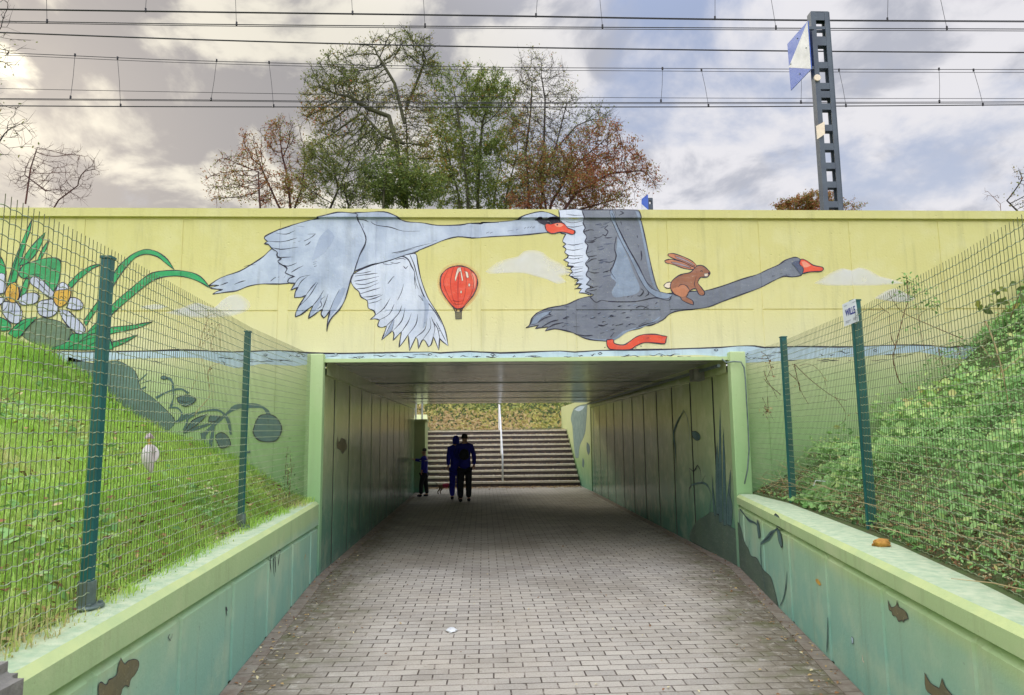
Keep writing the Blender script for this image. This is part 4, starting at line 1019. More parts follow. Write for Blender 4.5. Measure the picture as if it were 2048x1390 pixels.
mu.fill([(486, 735), (500, 732), (518, 762), (512, 770), (492, 752)], 'yolk', 0, 2); mu.fill([(690, 1060), (700, 1065), (702, 1095), (694, 1100)], 'water', .6, 2, w=.005)
mu.line([(752, 1160), (756, 1195), (764, 1205)], .012, 'cream')
mu.build('paint_spots', wrf)

# weathered block end at bottom left
p = atz(-6, 1385, .86)
mb = MB(); prof = [(.0, -.15, 0.0), ]
bx = bmesh.new(); bmesh.ops.create_cube(bx, size=1)
for vv in bx.verts: vv.co = Vector((-1.50 + vv.co.x * .20, 2.14 + vv.co.y * .36, .465 + vv.co.z * .93))
bmesh.ops.bevel(bx, geom=bx.edges[:], offset=.05, segments=3, affect='EDGES')
me = bpy.data.meshes.new('concrete_bollard'); bx.to_mesh(me); bx.free()
tag(link('concrete_bollard', me, M['grey_conc']), 'grey weathered concrete block against the near end of the left wing wall', 'concrete block')


# ------------------------------------------------------------------ fences
def ptop(Y): return 2.475 + .105 * (Y - 2.5) / 5.9


def fence(poly, sp, zb, posts, label, group):
    root = empty('wire_fence', (poly[2][0], poly[2][1], zb), label, 'fence', group)
    # resample the line
    P_ = []; ys_ = np.arange(.6, 8.375, sp)
    for Y in ys_: P_.append((lineX(poly, Y), Y))
    vm = MB(); hm = MB()
    for (x, y) in P_:
        zb_ = zb - .02; zt = ptop(y)
        vm.tube([(x, y, zb_), (x, y, zt)], .0017, 4, True)
    rows = np.arange(zb + .015, 2.5, .056)
    for k, z in enumerate(rows):
        pts = []
        for i, (x, y) in enumerate(P_):
            zt = ptop(y) - .045; sc = (zt - zb) / (rows[-1] - zb) if len(rows) else 1
            zz_ = zb + (z - zb) * sc
            pts.append((x, y, zz_ + (.0032 if i % 2 else -.0032)))
            if i < len(P_) - 1:
                x2, y2 = P_[i + 1]; pts.append(((x + x2) / 2 + .004, (y + y2) / 2, zz_))
        hm.tube(pts, .0022, 4, True)
    mesh_o = hm.build('wire_mesh', M['wire'], root); vm.build('upright_wires', M['wire_v'], root)
    for (px_, py_, ztop, base, w_) in posts:
        m_ = MB()
        # hollow section post with a folded web
        m_.box(px_ - w_ / 2, px_ + w_ / 2, py_ - w_ / 2, py_ + w_ / 2, zb - .0, ztop)
        m_.box(px_ - w_ / 2 - .007, px_ - w_ / 2 + .004, py_ - w_ * .2, py_ + w_ * .2, zb, ztop - .01)
        po = m_.build('post', M['steel_green'], root); bv = po.modifiers.new('b', 'BEVEL'); bv.width = .006; bv.segments = 2
        c_ = MB(); c_.box(px_ - w_ / 2 - .003, px_ + w_ / 2 + .003, py_ - w_ / 2 - .003, py_ + w_ / 2 + .003, ztop, ztop + .012)
        c_.build('post_cap', M['steel_green'], po)
        if base:
            b_ = MB(); b_.lathe([(.038, .012), (.038, .115)], (px_, py_, zb), 14); b_.lathe([(.072, 0), (.075, .006), (.072, .014)], (px_, py_, zb), 20)
            for a in (0.6, 2.2, 3.8, 5.4): b_.lathe([(.011, .014), (.011, .024)], (px_ + .056 * math.cos(a), py_ + .056 * math.sin(a), zb), 6)
            b_.build('base_plate', M['galv'], po)
    return root


fence(FL, .0350, .855, [(-1.772, 3.27, 2.445, True, .046), (-2.005, 5.93, 2.49, True, .046)],
      'green wire mesh fence on two posts along the left wing wall', 'mesh fences on the wing walls')
rfence = fence(FR, .0375, .865, [(2.90, 5.17, 2.60, False, .058), (3.22, 7.2, 2.60, False, .058)],
      'green wire mesh fence bulging above the leafy right bank', 'mesh fences on the wing walls')

# sign on the post
sg = empty('fence_sign', (2.86, 5.1, 2.5), 'small white sign reading WILLE fixed to a green fence post', 'sign')
SN = Vector((.30, -1, -.0)).normalized()
c4 = [hit(x, y, (2.86, 5.11, 2.45), SN) for x, y in ((1685, 609), (1711, 597), (1718, 642), (1689, 653))]
v = [p + SN * .0 for p in c4] + [p - SN * .004 for p in c4]
pmesh('sign_plate', v, [(3, 2, 1, 0), (4, 5, 6, 7), (0, 1, 5, 4), (1, 2, 6, 5), (2, 3, 7, 6), (3, 0, 4, 7)], M['white_paint'], sg)


def onsign(u, v_): return (c4[0].lerp(c4[1], u)).lerp(c4[3].lerp(c4[2], u), v_) + SN * .002


fc_ = bpy.data.curves.new('lettering', 'FONT'); fc_.body = 'WILLE'; fc_.size = 1; fc_.offset = .03; fc_.resolution_u = 3
fo = bpy.data.objects.new('tmp', fc_); COL.objects.link(fo); bpy.context.view_layer.update()
me = bpy.data.meshes.new_from_object(fo.evaluated_get(bpy.context.evaluated_depsgraph_get())); bpy.data.objects.remove(fo)
xs_ = [q.co.x for q in me.vertices]; ys2 = [q.co.y for q in me.vertices]; x0, x1, y0, y1 = min(xs_), max(xs_), min(ys2), max(ys2)
for q in me.vertices:
    a, b_ = (q.co.x - x0) / (x1 - x0), (q.co.y - y0) / (y1 - y0); q.co = onsign(.13 + .72 * a, .60 - .32 * b_)
me.materials.clear(); link('lettering', me, M['navy_print'], sg)
mb = MB()
for (a, b_, c, d) in ((.08, .10, .3, .13), (.72, .10, .94, .13), (.10, .80, .46, .83), (.10, .86, .34, .885), (.62, .78, .92, .80), (.62, .82, .92, .84), (.62, .86, .85, .88)):
    mb = MB().add([onsign(a, b_), onsign(c, b_), onsign(c, d), onsign(a, d)], [(3, 2, 1, 0)]); mb.build('small_print', M['grey_print'], sg)

# cable clipped round the right pillar
mb = MB()
cp = [aty(x, y, 8.26) for x, y in ((1444, 718), (1452, 725), (1468, 723), (1482, 724), (1488, 735))] + [aty(x, y, 8.24) for x, y in ((1491, 760), (1493, 800), (1496, 850), (1498, 900), (1495, 940), (1489, 968))]
mb.tube(cp, .009, 8)
tag(mb.build('wall_cable', M['galv'], smooth=True), 'grey cable running down beside the right pillar of the underpass', 'cable')

# limp white balloon caught on the left fence
bl = empty('limp_balloon', (-1.84, 3.96, 1.5), 'limp white balloon tied with a yellow ribbon, caught on the left fence', 'balloon')
def bpt(x, y): return hit(x, y, (-1.82, 3.96, 1.5), (1, -.35, 0))
M['latex'] = mat('white_latex', s2l(244, 234, 230), s2l(234, 222, 218), 12, .4, .15, 20)
M['ribbon'] = mat('yellow_ribbon', s2l(226, 190, 90), None, rough=.6)
M['pinkrib'] = mat('pink_ribbon', s2l(226, 206, 206), s2l(204, 178, 184), 20, .6)
mb = MB()
for pts, rr_ in (([(298, 888), (295, 898), (293, 912), (296, 926), (301, 938), (303, 946)], [.008, .026, .033, .029, .017, .004]), ([(300, 889), (307, 897), (311, 907), (309, 918), (303, 928)], [.008, .020, .024, .020, .006])):
    P3 = [bpt(*q) for q in pts]; mb.tube(smooth_open([tuple((q.x, q.y)) for q in P3], 1) and P3, rr_, 12)
o = mb.build('balloon_skin', M['latex'], bl, True); ss = o.modifiers.new('s', 'SUBSURF'); ss.levels = ss.render_levels = 2
mb = MB(); mb.tube([bpt(297, 878), bpt(298, 889)], .008, 6); mb.tube([bpt(299, 879), bpt(301, 888)], .005, 5); mb.build('yellow_tie', M['ribbon'], bl)
mb = MB(); mb.tube([bpt(290, 876), bpt(296, 874), bpt(300, 868), bpt(304, 875), bpt(308, 876)], [.006, .012, .007, .010, .004], 6); mb.tube([bpt(294, 868), bpt(297, 875)], [.004, .009], 6); mb.build('balloon_neck', M['pinkrib'], bl)

# litter on the path, yellow lump on the wall top, white bent rod
def blob(name, c, rx, ry, rz, m_, seed, label, cat):
    b_ = bmesh.new(); bmesh.ops.create_icosphere(b_, subdivisions=3, radius=1); rs = random.Random(seed); of = Vector((rs.random() * 9, rs.random() * 9, 0))
    for q in b_.verts:
        n_ = .75 + .5 * vn(q.co.x * 2.2 + of.x, q.co.y * 2.2 + q.co.z * 2 + of.y) + .15 * vn(q.co.x * 7, q.co.z * 7 + of.y)
        q.co = Vector((c[0] + q.co.x * rx * n_, c[1] + q.co.y * ry * n_, max(c[2], c[2] + rz * .6 + q.co.z * rz * n_)))
    me_ = bpy.data.meshes.new(name); b_.to_mesh(me_); b_.free()
    return tag(link(name, me_, m_), label, cat)


q = atz(903, 1263, 0.0); blob('crumpled_tissue', (q.x, q.y, .003), .045, .05, .014, M['white_paint'], 3, 'crumpled white tissue lying on the brick path', 'litter')
M['foam'] = mat('yellow_foam', s2l(214, 160, 70), s2l(170, 116, 52), 30, .8, .9, 40)
q = atz(1764, 1092, .862); blob('foam_lump', (q.x, q.y, .862), .055, .04, .028, M['foam'], 6, 'yellow brown lump of foam on the right wing wall top', 'litter')
mb = MB(); mb.tube([aty(x, y, 6.7) for x, y in ((1627, 972), (1631, 961), (1650, 963), (1665, 970), (1681, 980))], .005, 6)
tag(mb.build('bent_wire', M['white_paint']), 'bent white rod lying in the plants behind the right fence', 'rod')


# ------------------------------------------------------------------ stairs and far end
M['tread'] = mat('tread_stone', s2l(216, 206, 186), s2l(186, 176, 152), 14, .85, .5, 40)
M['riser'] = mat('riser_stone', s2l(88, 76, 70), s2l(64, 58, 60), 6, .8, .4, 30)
st = empty('outdoor_stairs', (.6, 21.6, 0), 'wide dark stone stairs with pale leaf-strewn edges beyond the tunnel', 'stairs')
SX0, SX1, SY, RS, RN = -2.02, 2.985, 21.6, .16, .32
mb = MB(); nb = MB()
for k in range(11):
    y0 = SY + k * RN; z1 = (k + 1) * RS
    mb.box(SX0, SX1, y0, 25.2, k * RS, z1 - .053)
    # worn nosing built from short stones
    x = SX0
    while x < SX1:
        x2 = min(x + random.uniform(.5, 1.1), SX1); j = random.uniform(-.006, .006)
        nb.box(x + .002, x2 - .002, y0 - .02 + random.uniform(-.006, .006), y0 + RN + .05 if k < 10 else 26.6, z1 - .052, z1 + j); x = x2
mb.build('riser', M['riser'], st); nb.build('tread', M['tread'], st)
# centre handrail, seen end-on
hr = empty('stair_handrail', (.62, 21.7, 0), 'white painted handrail up the middle of the stairs', 'handrail')
hx = .60; mb = MB()
mb.tube([(hx, 21.7, .0), (hx, 21.7, .95), (hx + .0, 21.76, 1.0), (hx, 25.0, 2.66), (hx, 26.3, 2.72)], .028, 8); mb.build('rail', M['white_paint'], hr, True)
for y_, z_, zt in ((23.3, .96, 1.76), (24.9, 1.76, 2.6), (26.3, 1.76, 2.7)):
    mb = MB(); mb.tube([(hx, y_, z_), (hx, y_, zt)], .024, 8); mb.build('rail_post', M['white_paint'], hr)
M['flank'] = grad_mat('flank_paint', [(0, s2l(96, 156, 124)), (.7, s2l(140, 176, 112)), (1.4, s2l(196, 208, 144)), (3, s2l(210, 214, 152))], 0, 3.0, stain=.15)
fl = empty('stair_wall', (-1.9, 22, 0), 'yellow green side wall left of the stairs carrying a white railing', 'wall')
mb = MB()
v = [(-1.66, 19.95, 0), (-1.62, 20.5, 0), (-2.02, 25.2, 0), (-2.4, 25.2, 0), (-2.4, 19.95, 0)]
ztop = [2.0, 2.0, 2.35, 2.35, 2.0]
mb.add(v + [(a, b_, z) for (a, b_, _), z in zip(v, ztop)], [(0, 1, 6, 5), (1, 2, 7, 6), (2, 3, 8, 7), (3, 4, 9, 8), (4, 0, 5, 9), (5, 6, 7, 8, 9)])
mb.build('wall_face', M['flank'], fl)
mb = MB(); mb.box(-2.42, -1.60, 19.92, 20.55, 2.0, 2.06); mb.build('wall_cap', M['flank'], fl)
for x_, y_ in ((-1.98, 20.55), (-1.80, 20.6)):
    mb = MB(); mb.tube([(x_, y_, 2.05), (x_, y_, 3.1)], .028, 8); mb.build('railing_post', M['white_paint'], fl)
mb = MB(); mb.tube([(-2.4, 20.5, 2.68), (-1.98, 20.55, 2.62)], .02, 6); mb.tube([(-2.4, 20.5, 2.45), (-1.98, 20.55, 2.40)], .02, 6); mb.build('railing_bar', M['white_paint'], fl)
frr = empty('stair_wall', (3.2, 22, 0), 'green side wall with a grey rock painted on it, right of the stairs', 'wall')
v = [(3.0342, 19.5, 0), (3.0216, 21.6, 0), (2.9928, 26.4, 0), (3.4, 26.4, 0), (3.4, 19.5, 0)]
zt = [2.62, 2.62, 2.62, 2.62, 2.62]
mb = MB(); mb.add(v + [(a, b_, z) for (a, b_, _), z in zip(v, zt)], [(1, 0, 5, 6), (2, 1, 6, 7), (3, 2, 7, 8), (4, 3, 8, 9), (0, 4, 9, 5), (9, 8, 7, 6, 5)])
wf = mb.build('wall_face', M['flank'], frr)
mu = Mural((3.03, 20.2, 0), Vector((-.03, 5, 0)).normalized(), (0, 0, 1), Vector((-5, -.03, 0)).normalized()).zoom(780, 800, 4.876)
M['rockp'] = mat('mural_rock', s2l(132, 158, 150), s2l(104, 134, 128), 5, .6)
mu.fill([(1925, 40), (1860, 50), (1800, 80), (1775, 130), (1765, 190), (1780, 260), (1790, 400), (1810, 560), (1840, 560), (1850, 450), (1900, 330), (1915, 200)], 'rockp', .8)
mu.fill([(1900, 60), (1850, 62), (1800, 95), (1840, 110), (1880, 90)], 'water', 0)
mu.fill([(1920, 410), (1945, 440), (1950, 500), (1935, 540), (1918, 480)], 'plant', .4); mu.fill([(1880, 560), (1895, 600), (1890, 660), (1875, 640)], 'plant', .4)
mu.build('painted_rock', wf)


# ------------------------------------------------------------------ leaves, grass, ground cover
def frames(nrm):
    n = nrm / np.linalg.norm(nrm, axis=1, keepdims=True)
    a = RNG.normal(size=n.shape); a -= n * (a * n).sum(1, keepdims=True); a /= np.linalg.norm(a, axis=1, keepdims=True)
    return n, a, np.cross(n, a)


def leaf_mesh(name, C, nrm, L, Wd, mat_, tint, parent=None, fold=.25, kite=True):
    n, a, b = frames(nrm); L = L[:, None]; Wd = Wd[:, None]
    # six-point leaf, folded on its midrib
    p0 = C - a * L * .5; p1 = C - a * L * .12 + b * Wd * .5 + n * Wd * fold; p2 = C + a * L * .22 + b * Wd * .36 + n * Wd * fold * .7
    p3 = C + a * L * .5; p4 = C + a * L * .22 - b * Wd * .36 + n * Wd * fold * .7; p5 = C - a * L * .12 - b * Wd * .5 + n * Wd * fold
    return npmesh(name, np.stack([p0, p1, p2, p3, p4, p5], 1), 6, mat_, parent, tint, faces=[(0, 1, 2, 3), (0, 3, 4, 5)])


# left bank grass
def scatter(side, n, t0, t1, y0, y1):
    t = RNG.uniform(t0, t1, n); y = RNG.uniform(y0, y1, n)
    return t, y, np.array([bankp(side, a, b) for a, b in zip(t, y)])


n = 90000
t = RNG.uniform(-.10, 5.2, n) ** 1.0; y = 8.35 - RNG.uniform(0, 1, n) ** 1.0 * 7.2
C = np.array([bankp(-1, a, b) for a, b in zip(t, y)])
clump = np.array([vn(a * 4, b * 4) for a, b in zip(C[:, 0], C[:, 1])]); cl2 = np.array([vn(a * 1.3 + 7, b * 1.3) for a, b in zip(C[:, 0], C[:, 1])])
rough_top = np.clip((t - 1.9) / .7, 0, 1) * np.clip(1 - (t - 3.2), 0, 1)
H = (.03 + .055 * RNG.random(n)) * (.5 + 1.2 * clump ** 1.2) * (1 + .5 * rough_top)
H *= np.where(t < .25, 1.05, 1); keep = RNG.random(n) < (.45 + .9 * clump); C, H, t, clump, cl2 = C[keep], H[keep], t[keep], clump[keep], cl2[keep]; n = len(C)
ang = RNG.uniform(0, 2 * math.pi, n); dirv = np.stack([np.cos(ang), np.sin(ang), np.zeros(n)], 1); side_ = np.stack([-np.sin(ang), np.cos(ang), np.zeros(n)], 1)
lean = RNG.uniform(.2, 1.1, n)[:, None]; wd = RNG.uniform(.0018, .0042, n)[:, None]; Hh = H[:, None]; Zv = np.array([[0, 0, 1.0]])
b0 = C - side_ * wd - Zv * .01; b1 = C + side_ * wd - Zv * .01; m0 = C + dirv * Hh * lean * .3 + Zv * Hh * .65 - side_ * wd * .8; m1 = m0 + side_ * wd * 1.6; tp = C + dirv * Hh * lean + Zv * Hh * (1 - .25 * lean)
tint = np.clip(.08 + .68 * cl2 + .15 * clump + .22 * RNG.random(n) + np.where(t < .2, .12, 0) + np.where((t > 2.0) & (t < 2.9), -.15, 0), 0, 1)
g = npmesh('bank_grass', np.stack([b0, b1, m1, tp, m0], 1), 5, M['grass'], None, tint, faces=[(0, 1, 2, 4), (4, 2, 3)])
tag(g, 'bright green grass covering the left bank behind the fence', 'grass', kind='stuff')
# broad weeds in the grass
n = 5200; t, y, C = scatter(-1, n, .1, 4.2, 1.6, 8.3)
k = np.array([vn(a * 2.1 + 3, b * 2.1) for a, b in zip(C[:, 0], C[:, 1])]) > .60
k |= (RNG.random(n) < .06); C = C[k]; n = len(C); C[:, 2] += RNG.uniform(.02, .07, n)
nr = np.stack([RNG.normal(0, .5, n) + .2, RNG.normal(0, .5, n) - .2, np.ones(n)], 1)
g = leaf_mesh('bank_weeds', C, nr, RNG.uniform(.04, .09, n), RNG.uniform(.02, .045, n), M['nettle'], RNG.uniform(.2, .9, n))
tag(g, 'broad leaved weeds scattered through the left bank grass', 'weeds', kind='stuff')

# right bank: deep layer of nettle and bramble leaves
n = 74000
t = RNG.uniform(-.02, 5.2, n); y = RNG.uniform(1.2, 8.32, n)
C = np.array([bankp(1, a, b) for a, b in zip(t, y)]); cl1 = np.array([vn(a * 2.6, b * 2.6) for a, b in zip(C[:, 0], C[:, 1])]); cl2 = np.array([vn(a * 1.1 + 4, b * 1.1 + 2) for a, b in zip(C[:, 0], C[:, 1])])
hh = np.clip(t * .6 + .06, .08, .46) * (.15 + 1.2 * cl1)
bare = ((cl2 > .90)) | ((t < .15) & (RNG.random(n) < .3)) | ((y > 7.4) & (t < .7) & (RNG.random(n) < .45)); kk = ~bare; C, hh, cl1, cl2, t = C[kk], hh[kk], cl1[kk], cl2[kk], t[kk]; n = len(C)
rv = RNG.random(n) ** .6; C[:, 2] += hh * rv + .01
nr = np.stack([RNG.normal(-.35, .7, n), RNG.normal(-.35, .7, n), np.full(n, .9)], 1)
cl3 = np.array([vn(a * .9 + 11, b * .9 + 5) for a, b in zip(C[:, 0], C[:, 1])]); Ls = (.016 + .05 * RNG.random(n) ** 2.0) * (.75 + 1.0 * cl3)
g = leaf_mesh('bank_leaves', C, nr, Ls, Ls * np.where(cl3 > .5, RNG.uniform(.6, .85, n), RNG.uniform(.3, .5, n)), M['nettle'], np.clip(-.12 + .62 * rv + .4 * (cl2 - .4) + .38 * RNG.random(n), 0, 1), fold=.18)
tag(g, 'dense green nettle and bramble leaves covering the right bank', 'ground cover', kind='stuff')
sk_v = []; sk_n = []
for i in range(900):
    t_0 = random.uniform(.5, 5.0); y_0 = random.uniform(1.6, 8.2)
    if vn(t_0 * 1.3 + 20, y_0 * 1.3) < .5: continue
    p = bankp(1, t_0, y_0); hgt = random.uniform(.2, .5); dx_, dy_ = random.gauss(0, .08), random.gauss(0, .08)
    for k in range(16):
        f_ = .35 + .65 * k / 15; sk_v.append((p.x + dx_ * f_ + random.gauss(0, .025 * (1.3 - f_)), p.y + dy_ * f_ + random.gauss(0, .025 * (1.3 - f_)), p.z + hgt * f_)); sk_n.append((random.gauss(0, .6), random.gauss(-.4, .6), .8))
C = np.array(sk_v); n = len(C); L_ = RNG.uniform(.03, .07, n)
g = leaf_mesh('nettle_spikes', C, np.array(sk_n), L_, L_ * .42, M['nettle'], np.clip(RNG.normal(.62, .2, n), 0, 1)); tag(g, 'taller nettle tops standing out of the right bank leaves', 'nettles', kind='stuff')
# dead stalks and dry litter, right
mb = MB(); rs = random.Random(11)
for i in range(560):
    t_0 = abs(rs.gauss(.1, .5)) if i < 260 or i > 420 else rs.uniform(1.2, 2.6); yy_ = rs.uniform(1.6, 8.3) if i < 260 or i > 420 else rs.gauss(3.9, .5)
    if yy_ > 8.3: continue
    p = bankp(1, t_0, yy_); l_ = rs.uniform(.08, .32); d = Vector((rs.gauss(0, 1), rs.gauss(0, 1), abs(rs.gauss(0, .35)))).normalized()
    p.z += rs.uniform(0, .06) + (.1 if 260 <= i <= 420 else rs.uniform(0, .12)); mb.tube([p, p + d * l_ * .5 + Vector((0, 0, .01)), p + d * l_], [.003, .0025, .0012], 4)
tag(mb.build('dead_stalks', M['straw']), 'dry straw coloured stalks lying among the right bank plants', 'dead stalks', kind='stuff')
n = 5200; sd_ = np.where(RNG.random(n) < .3, -1, 1); t = np.abs(RNG.normal(.0, .28, n)); y = RNG.uniform(1.2, 8.3, n)
C = np.array([bankp(s, a, b) for s, a, b in zip(sd_, t, y)]); C[:, 2] += RNG.uniform(.005, .03, n)
C[:, 2] = np.maximum(C[:, 2], .868)
nr = np.stack([RNG.normal(0, .5, n), RNG.normal(0, .5, n), np.ones(n)], 1)
g = leaf_mesh('bank_litter', C, nr, RNG.uniform(.015, .045, n), RNG.uniform(.01, .025, n), M['litter'], RNG.uniform(0, 1, n))
tag(g, 'brown dead leaves gathered at the foot of both fences', 'dead leaves', kind='stuff')
n = 420; t, y, C = scatter(-1, n, .1, 4.5, 1.8, 8.3); C[:, 2] += .05
g = leaf_mesh('grass_litter', C, np.stack([RNG.normal(0, .5, n), RNG.normal(0, .5, n), np.ones(n)], 1), RNG.uniform(.03, .07, n), RNG.uniform(.02, .045, n), M['litter'], RNG.uniform(.1, 1, n))
tag(g, 'brown autumn leaves caught in the grass of the left bank', 'fallen leaves', kind='stuff')
# fallen leaves on path, stairs and landing
cc = []
for i in range(1700):
    Y = random.uniform(2.5, 19); s_ = random.random()
    if s_ < .38: x = XL(Y) + abs(random.gauss(0, .16)) + .02
    elif s_ < .76: x = XR(Y) - abs(random.gauss(0, .16)) - .02
    else: x = random.uniform(XL(Y), XR(Y))
    if Y > 8 and random.random() < .5: continue
    cc.append((x, Y, .008 + random.random() * .008))
for i in range(1500): cc.append((random.uniform(-1.7, 2.95), 21.55 - abs(random.gauss(0, .35)), .01 + .01 * random.random()))
for k in range(11):
    for i in range(170):
        cc.append((random.uniform(-1.9, 2.95), SY + k * RN + random.uniform(.02, .3), (k + 1) * RS + .012))
for i in range(900): cc.append((random.uniform(-2, 3), random.uniform(24.9, 26.8), 1.785 + random.random() * .02))
C = np.array(cc); n = len(C); nr = np.stack([RNG.normal(0, .25, n), RNG.normal(0, .25, n), np.ones(n)], 1); L_ = RNG.uniform(.012, .034, n); L_[C[:, 1] > 20] *= 1.9
g = leaf_mesh('fallen_leaves', C, nr, L_, L_ * .6, M['litter'], RNG.uniform(.2, 1, n)); tag(g, 'small dry leaves scattered over the path and the stairs', 'fallen leaves', kind='stuff')
# hillside growth beyond the stairs
n = 26000; x = RNG.uniform(-9, 10, n); y = RNG.uniform(26.9, 35, n); z = np.array([hillz(a, b) for a, b in zip(x, y)])
up_h = np.clip((y - 27) * .35, .1, 1.5) * (.4 + .9 * np.array([vn(a * 1.1, b * 1.1) for a, b in zip(x, y)]))
C = np.stack([x, y, z + up_h * RNG.random(n)], 1); nr = np.stack([RNG.normal(0, .7, n), RNG.normal(-.6, .6, n), RNG.normal(.6, .5, n)], 1); L_ = RNG.uniform(.08, .20, n)
tn = np.clip(.25 + .5 * np.array([vn(a * .8 + 5, b * .8) for a, b in zip(x, y)]) + RNG.normal(0, .15, n) + np.where(y < 28.6, .35, 0), 0, 1)
g = leaf_mesh('hill_shrubs', C, nr, L_, L_ * .55, M['lf_hill'], tn); tag(g, 'yellow green shrubs and dry grass on the slope beyond the stairs', 'shrubs', kind='stuff')


# ------------------------------------------------------------------ trees (space colonisation)
def grow(trunks, ells, Y, dep, n_att, step, seed, tip=.010, e=2.25, rmax=None):
    """trunks: list of pixel polylines; ells: (cx, cy, rx, ry, weight) crown lobes in pixels, carried to the tree's own distance Y"""
    rg = np.random.default_rng(seed)
    s_ = Y / 1380.0
    wsum = np.array([a[2] * a[3] * (a[4] if len(a) > 4 else 1) for a in ells], float); wsum /= wsum.sum()
    A = []
    for i in rg.choice(len(ells), n_att, p=wsum):
        cx_, cy_, rx_, ry_ = ells[i][:4]
        d = rg.normal(size=3); d /= np.linalg.norm(d); d *= rg.random() ** .42
        p = aty(cx_, cy_, Y); A.append((p.x + d[0] * rx_ * s_, Y + d[1] * dep * (rx_ * s_), p.z + d[2] * ry_ * s_))
    A = np.array(A)
    nodes, par = [], []
    for tr in trunks:
        pts = [aty(x, y, Y + (tr_off if isinstance(tr_off, (int, float)) else 0)) for x, y in tr for tr_off in (0,)]
        prev = -1; off = Vector((0, rg.uniform(-.8, .8) * dep, 0))
        for a, b_ in zip(pts, pts[1:]):
            m_ = max(1, int((b_ - a).length / step))
            for q_ in range(m_):
                nodes.append(np.array(a.lerp(b_, q_ / m_) + off)); par.append(prev); prev = len(nodes) - 1
        nodes.append(np.array(pts[-1] + off)); par.append(prev)
    nodes = [np.array(x_) for x_ in nodes]
    Nn = np.array(nodes); infl = step * 9; kill = step * 1.6
    D = np.full(len(A), 1e9); I = np.zeros(len(A), int); new0 = 0; alive = np.ones(len(A), bool)
    for it in range(160):
        NN = Nn[new0:]
        if len(NN) == 0: break
        idx = np.where(alive)[0]
        if len(idx) == 0: break
        d2 = np.linalg.norm(A[idx][:, None, :] - NN[None, :, :], axis=2); mi_ = d2.argmin(1); md = d2[np.arange(len(idx)), mi_]
        bet = md < D[idx]; D[idx[bet]] = md[bet]; I[idx[bet]] = mi_[bet] + new0
        alive &= D > kill
        act = np.where(alive & (D < (infl if it > 6 else infl * 3)))[0]
        if len(act) == 0: break
        dv = A[act] - Nn[I[act]]; dv /= np.linalg.norm(dv, axis=1, keepdims=True)
        u_, inv = np.unique(I[act], return_inverse=True); S = np.zeros((len(u_), 3)); np.add.at(S, inv, dv)
        S += rg.normal(0, .22, S.shape); ln = np.linalg.norm(S, axis=1); ok = ln > .15; u_, S, ln = u_[ok], S[ok], ln[ok]
        if len(u_) == 0: break
        nw_ = Nn[u_] + S / ln[:, None] * step * rg.uniform(.8, 1.15, len(u_))[:, None]
        new0 = len(Nn); Nn = np.vstack([Nn, nw_]); par += list(u_)
        if len(Nn) > 9000: break
    par = np.array(par); k = len(Nn); ch = np.zeros(k, int); acc = np.zeros(k)
    for i in range(k - 1, -1, -1):
        if acc[i] == 0: acc[i] = tip ** e
        if par[i] >= 0: acc[par[i]] += acc[i]; ch[par[i]] += 1
    rad = acc ** (1 / e)
    if rmax: rad = np.minimum(rad, rmax)
    return Nn, par, rad, ch


def limb_mesh(name, Nn, par, rad, mat_, parent, twigs=None, ns=5):
    k = len(Nn); dirs = np.zeros((k, 3))
    has = par >= 0; dirs[has] = Nn[has] - Nn[par[has]]
    for i in np.where(~has)[0]: dirs[i] = (0, 0, 1)
    dirs /= np.maximum(np.linalg.norm(dirs, axis=1, keepdims=True), 1e-9)
    ref = np.where(np.abs(dirs[:, 2:3]) > .9, np.array([[1.0, 0, 0]]), np.array([[0, 0, 1.0]]))
    u = np.cross(dirs, ref); u /= np.linalg.norm(u, axis=1, keepdims=True); v_ = np.cross(dirs, u)
    an = np.arange(ns) * 2 * math.pi / ns
    def ring(c, uu, vv_, r): return c[:, None, :] + (uu[:, None, :] * np.cos(an)[None, :, None] + vv_[:, None, :] * np.sin(an)[None, :, None]) * r[:, None, None]
    idx = np.where(has)[0]
    a = ring(Nn[par[idx]], u[idx], v_[idx], np.minimum(rad[par[idx]], rad[idx] * 1.25)); b_ = ring(Nn[idx] + dirs[idx] * rad[idx][:, None] * .3, u[idx], v_[idx], rad[idx])
    V = np.concatenate([a, b_], 1)
    if twigs is not None:
        P_, Q_, r_ = twigs; d = Q_ - P_; d /= np.maximum(np.linalg.norm(d, axis=1, keepdims=True), 1e-9)
        ref = np.where(np.abs(d[:, 2:3]) > .9, np.array([[1.0, 0, 0]]), np.array([[0, 0, 1.0]])); uu = np.cross(d, ref); uu /= np.linalg.norm(uu, axis=1, keepdims=True); w_ = np.cross(d, uu)
        V = np.concatenate([V, np.concatenate([ring(P_, uu, w_, r_), ring(Q_, uu, w_, r_ * .4)], 1)])
    return npmesh(name, V, 2 * ns, mat_, parent, None, faces=[(j, (j + 1) % ns, ns + (j + 1) % ns, ns + j) for j in range(ns)], smooth=True)


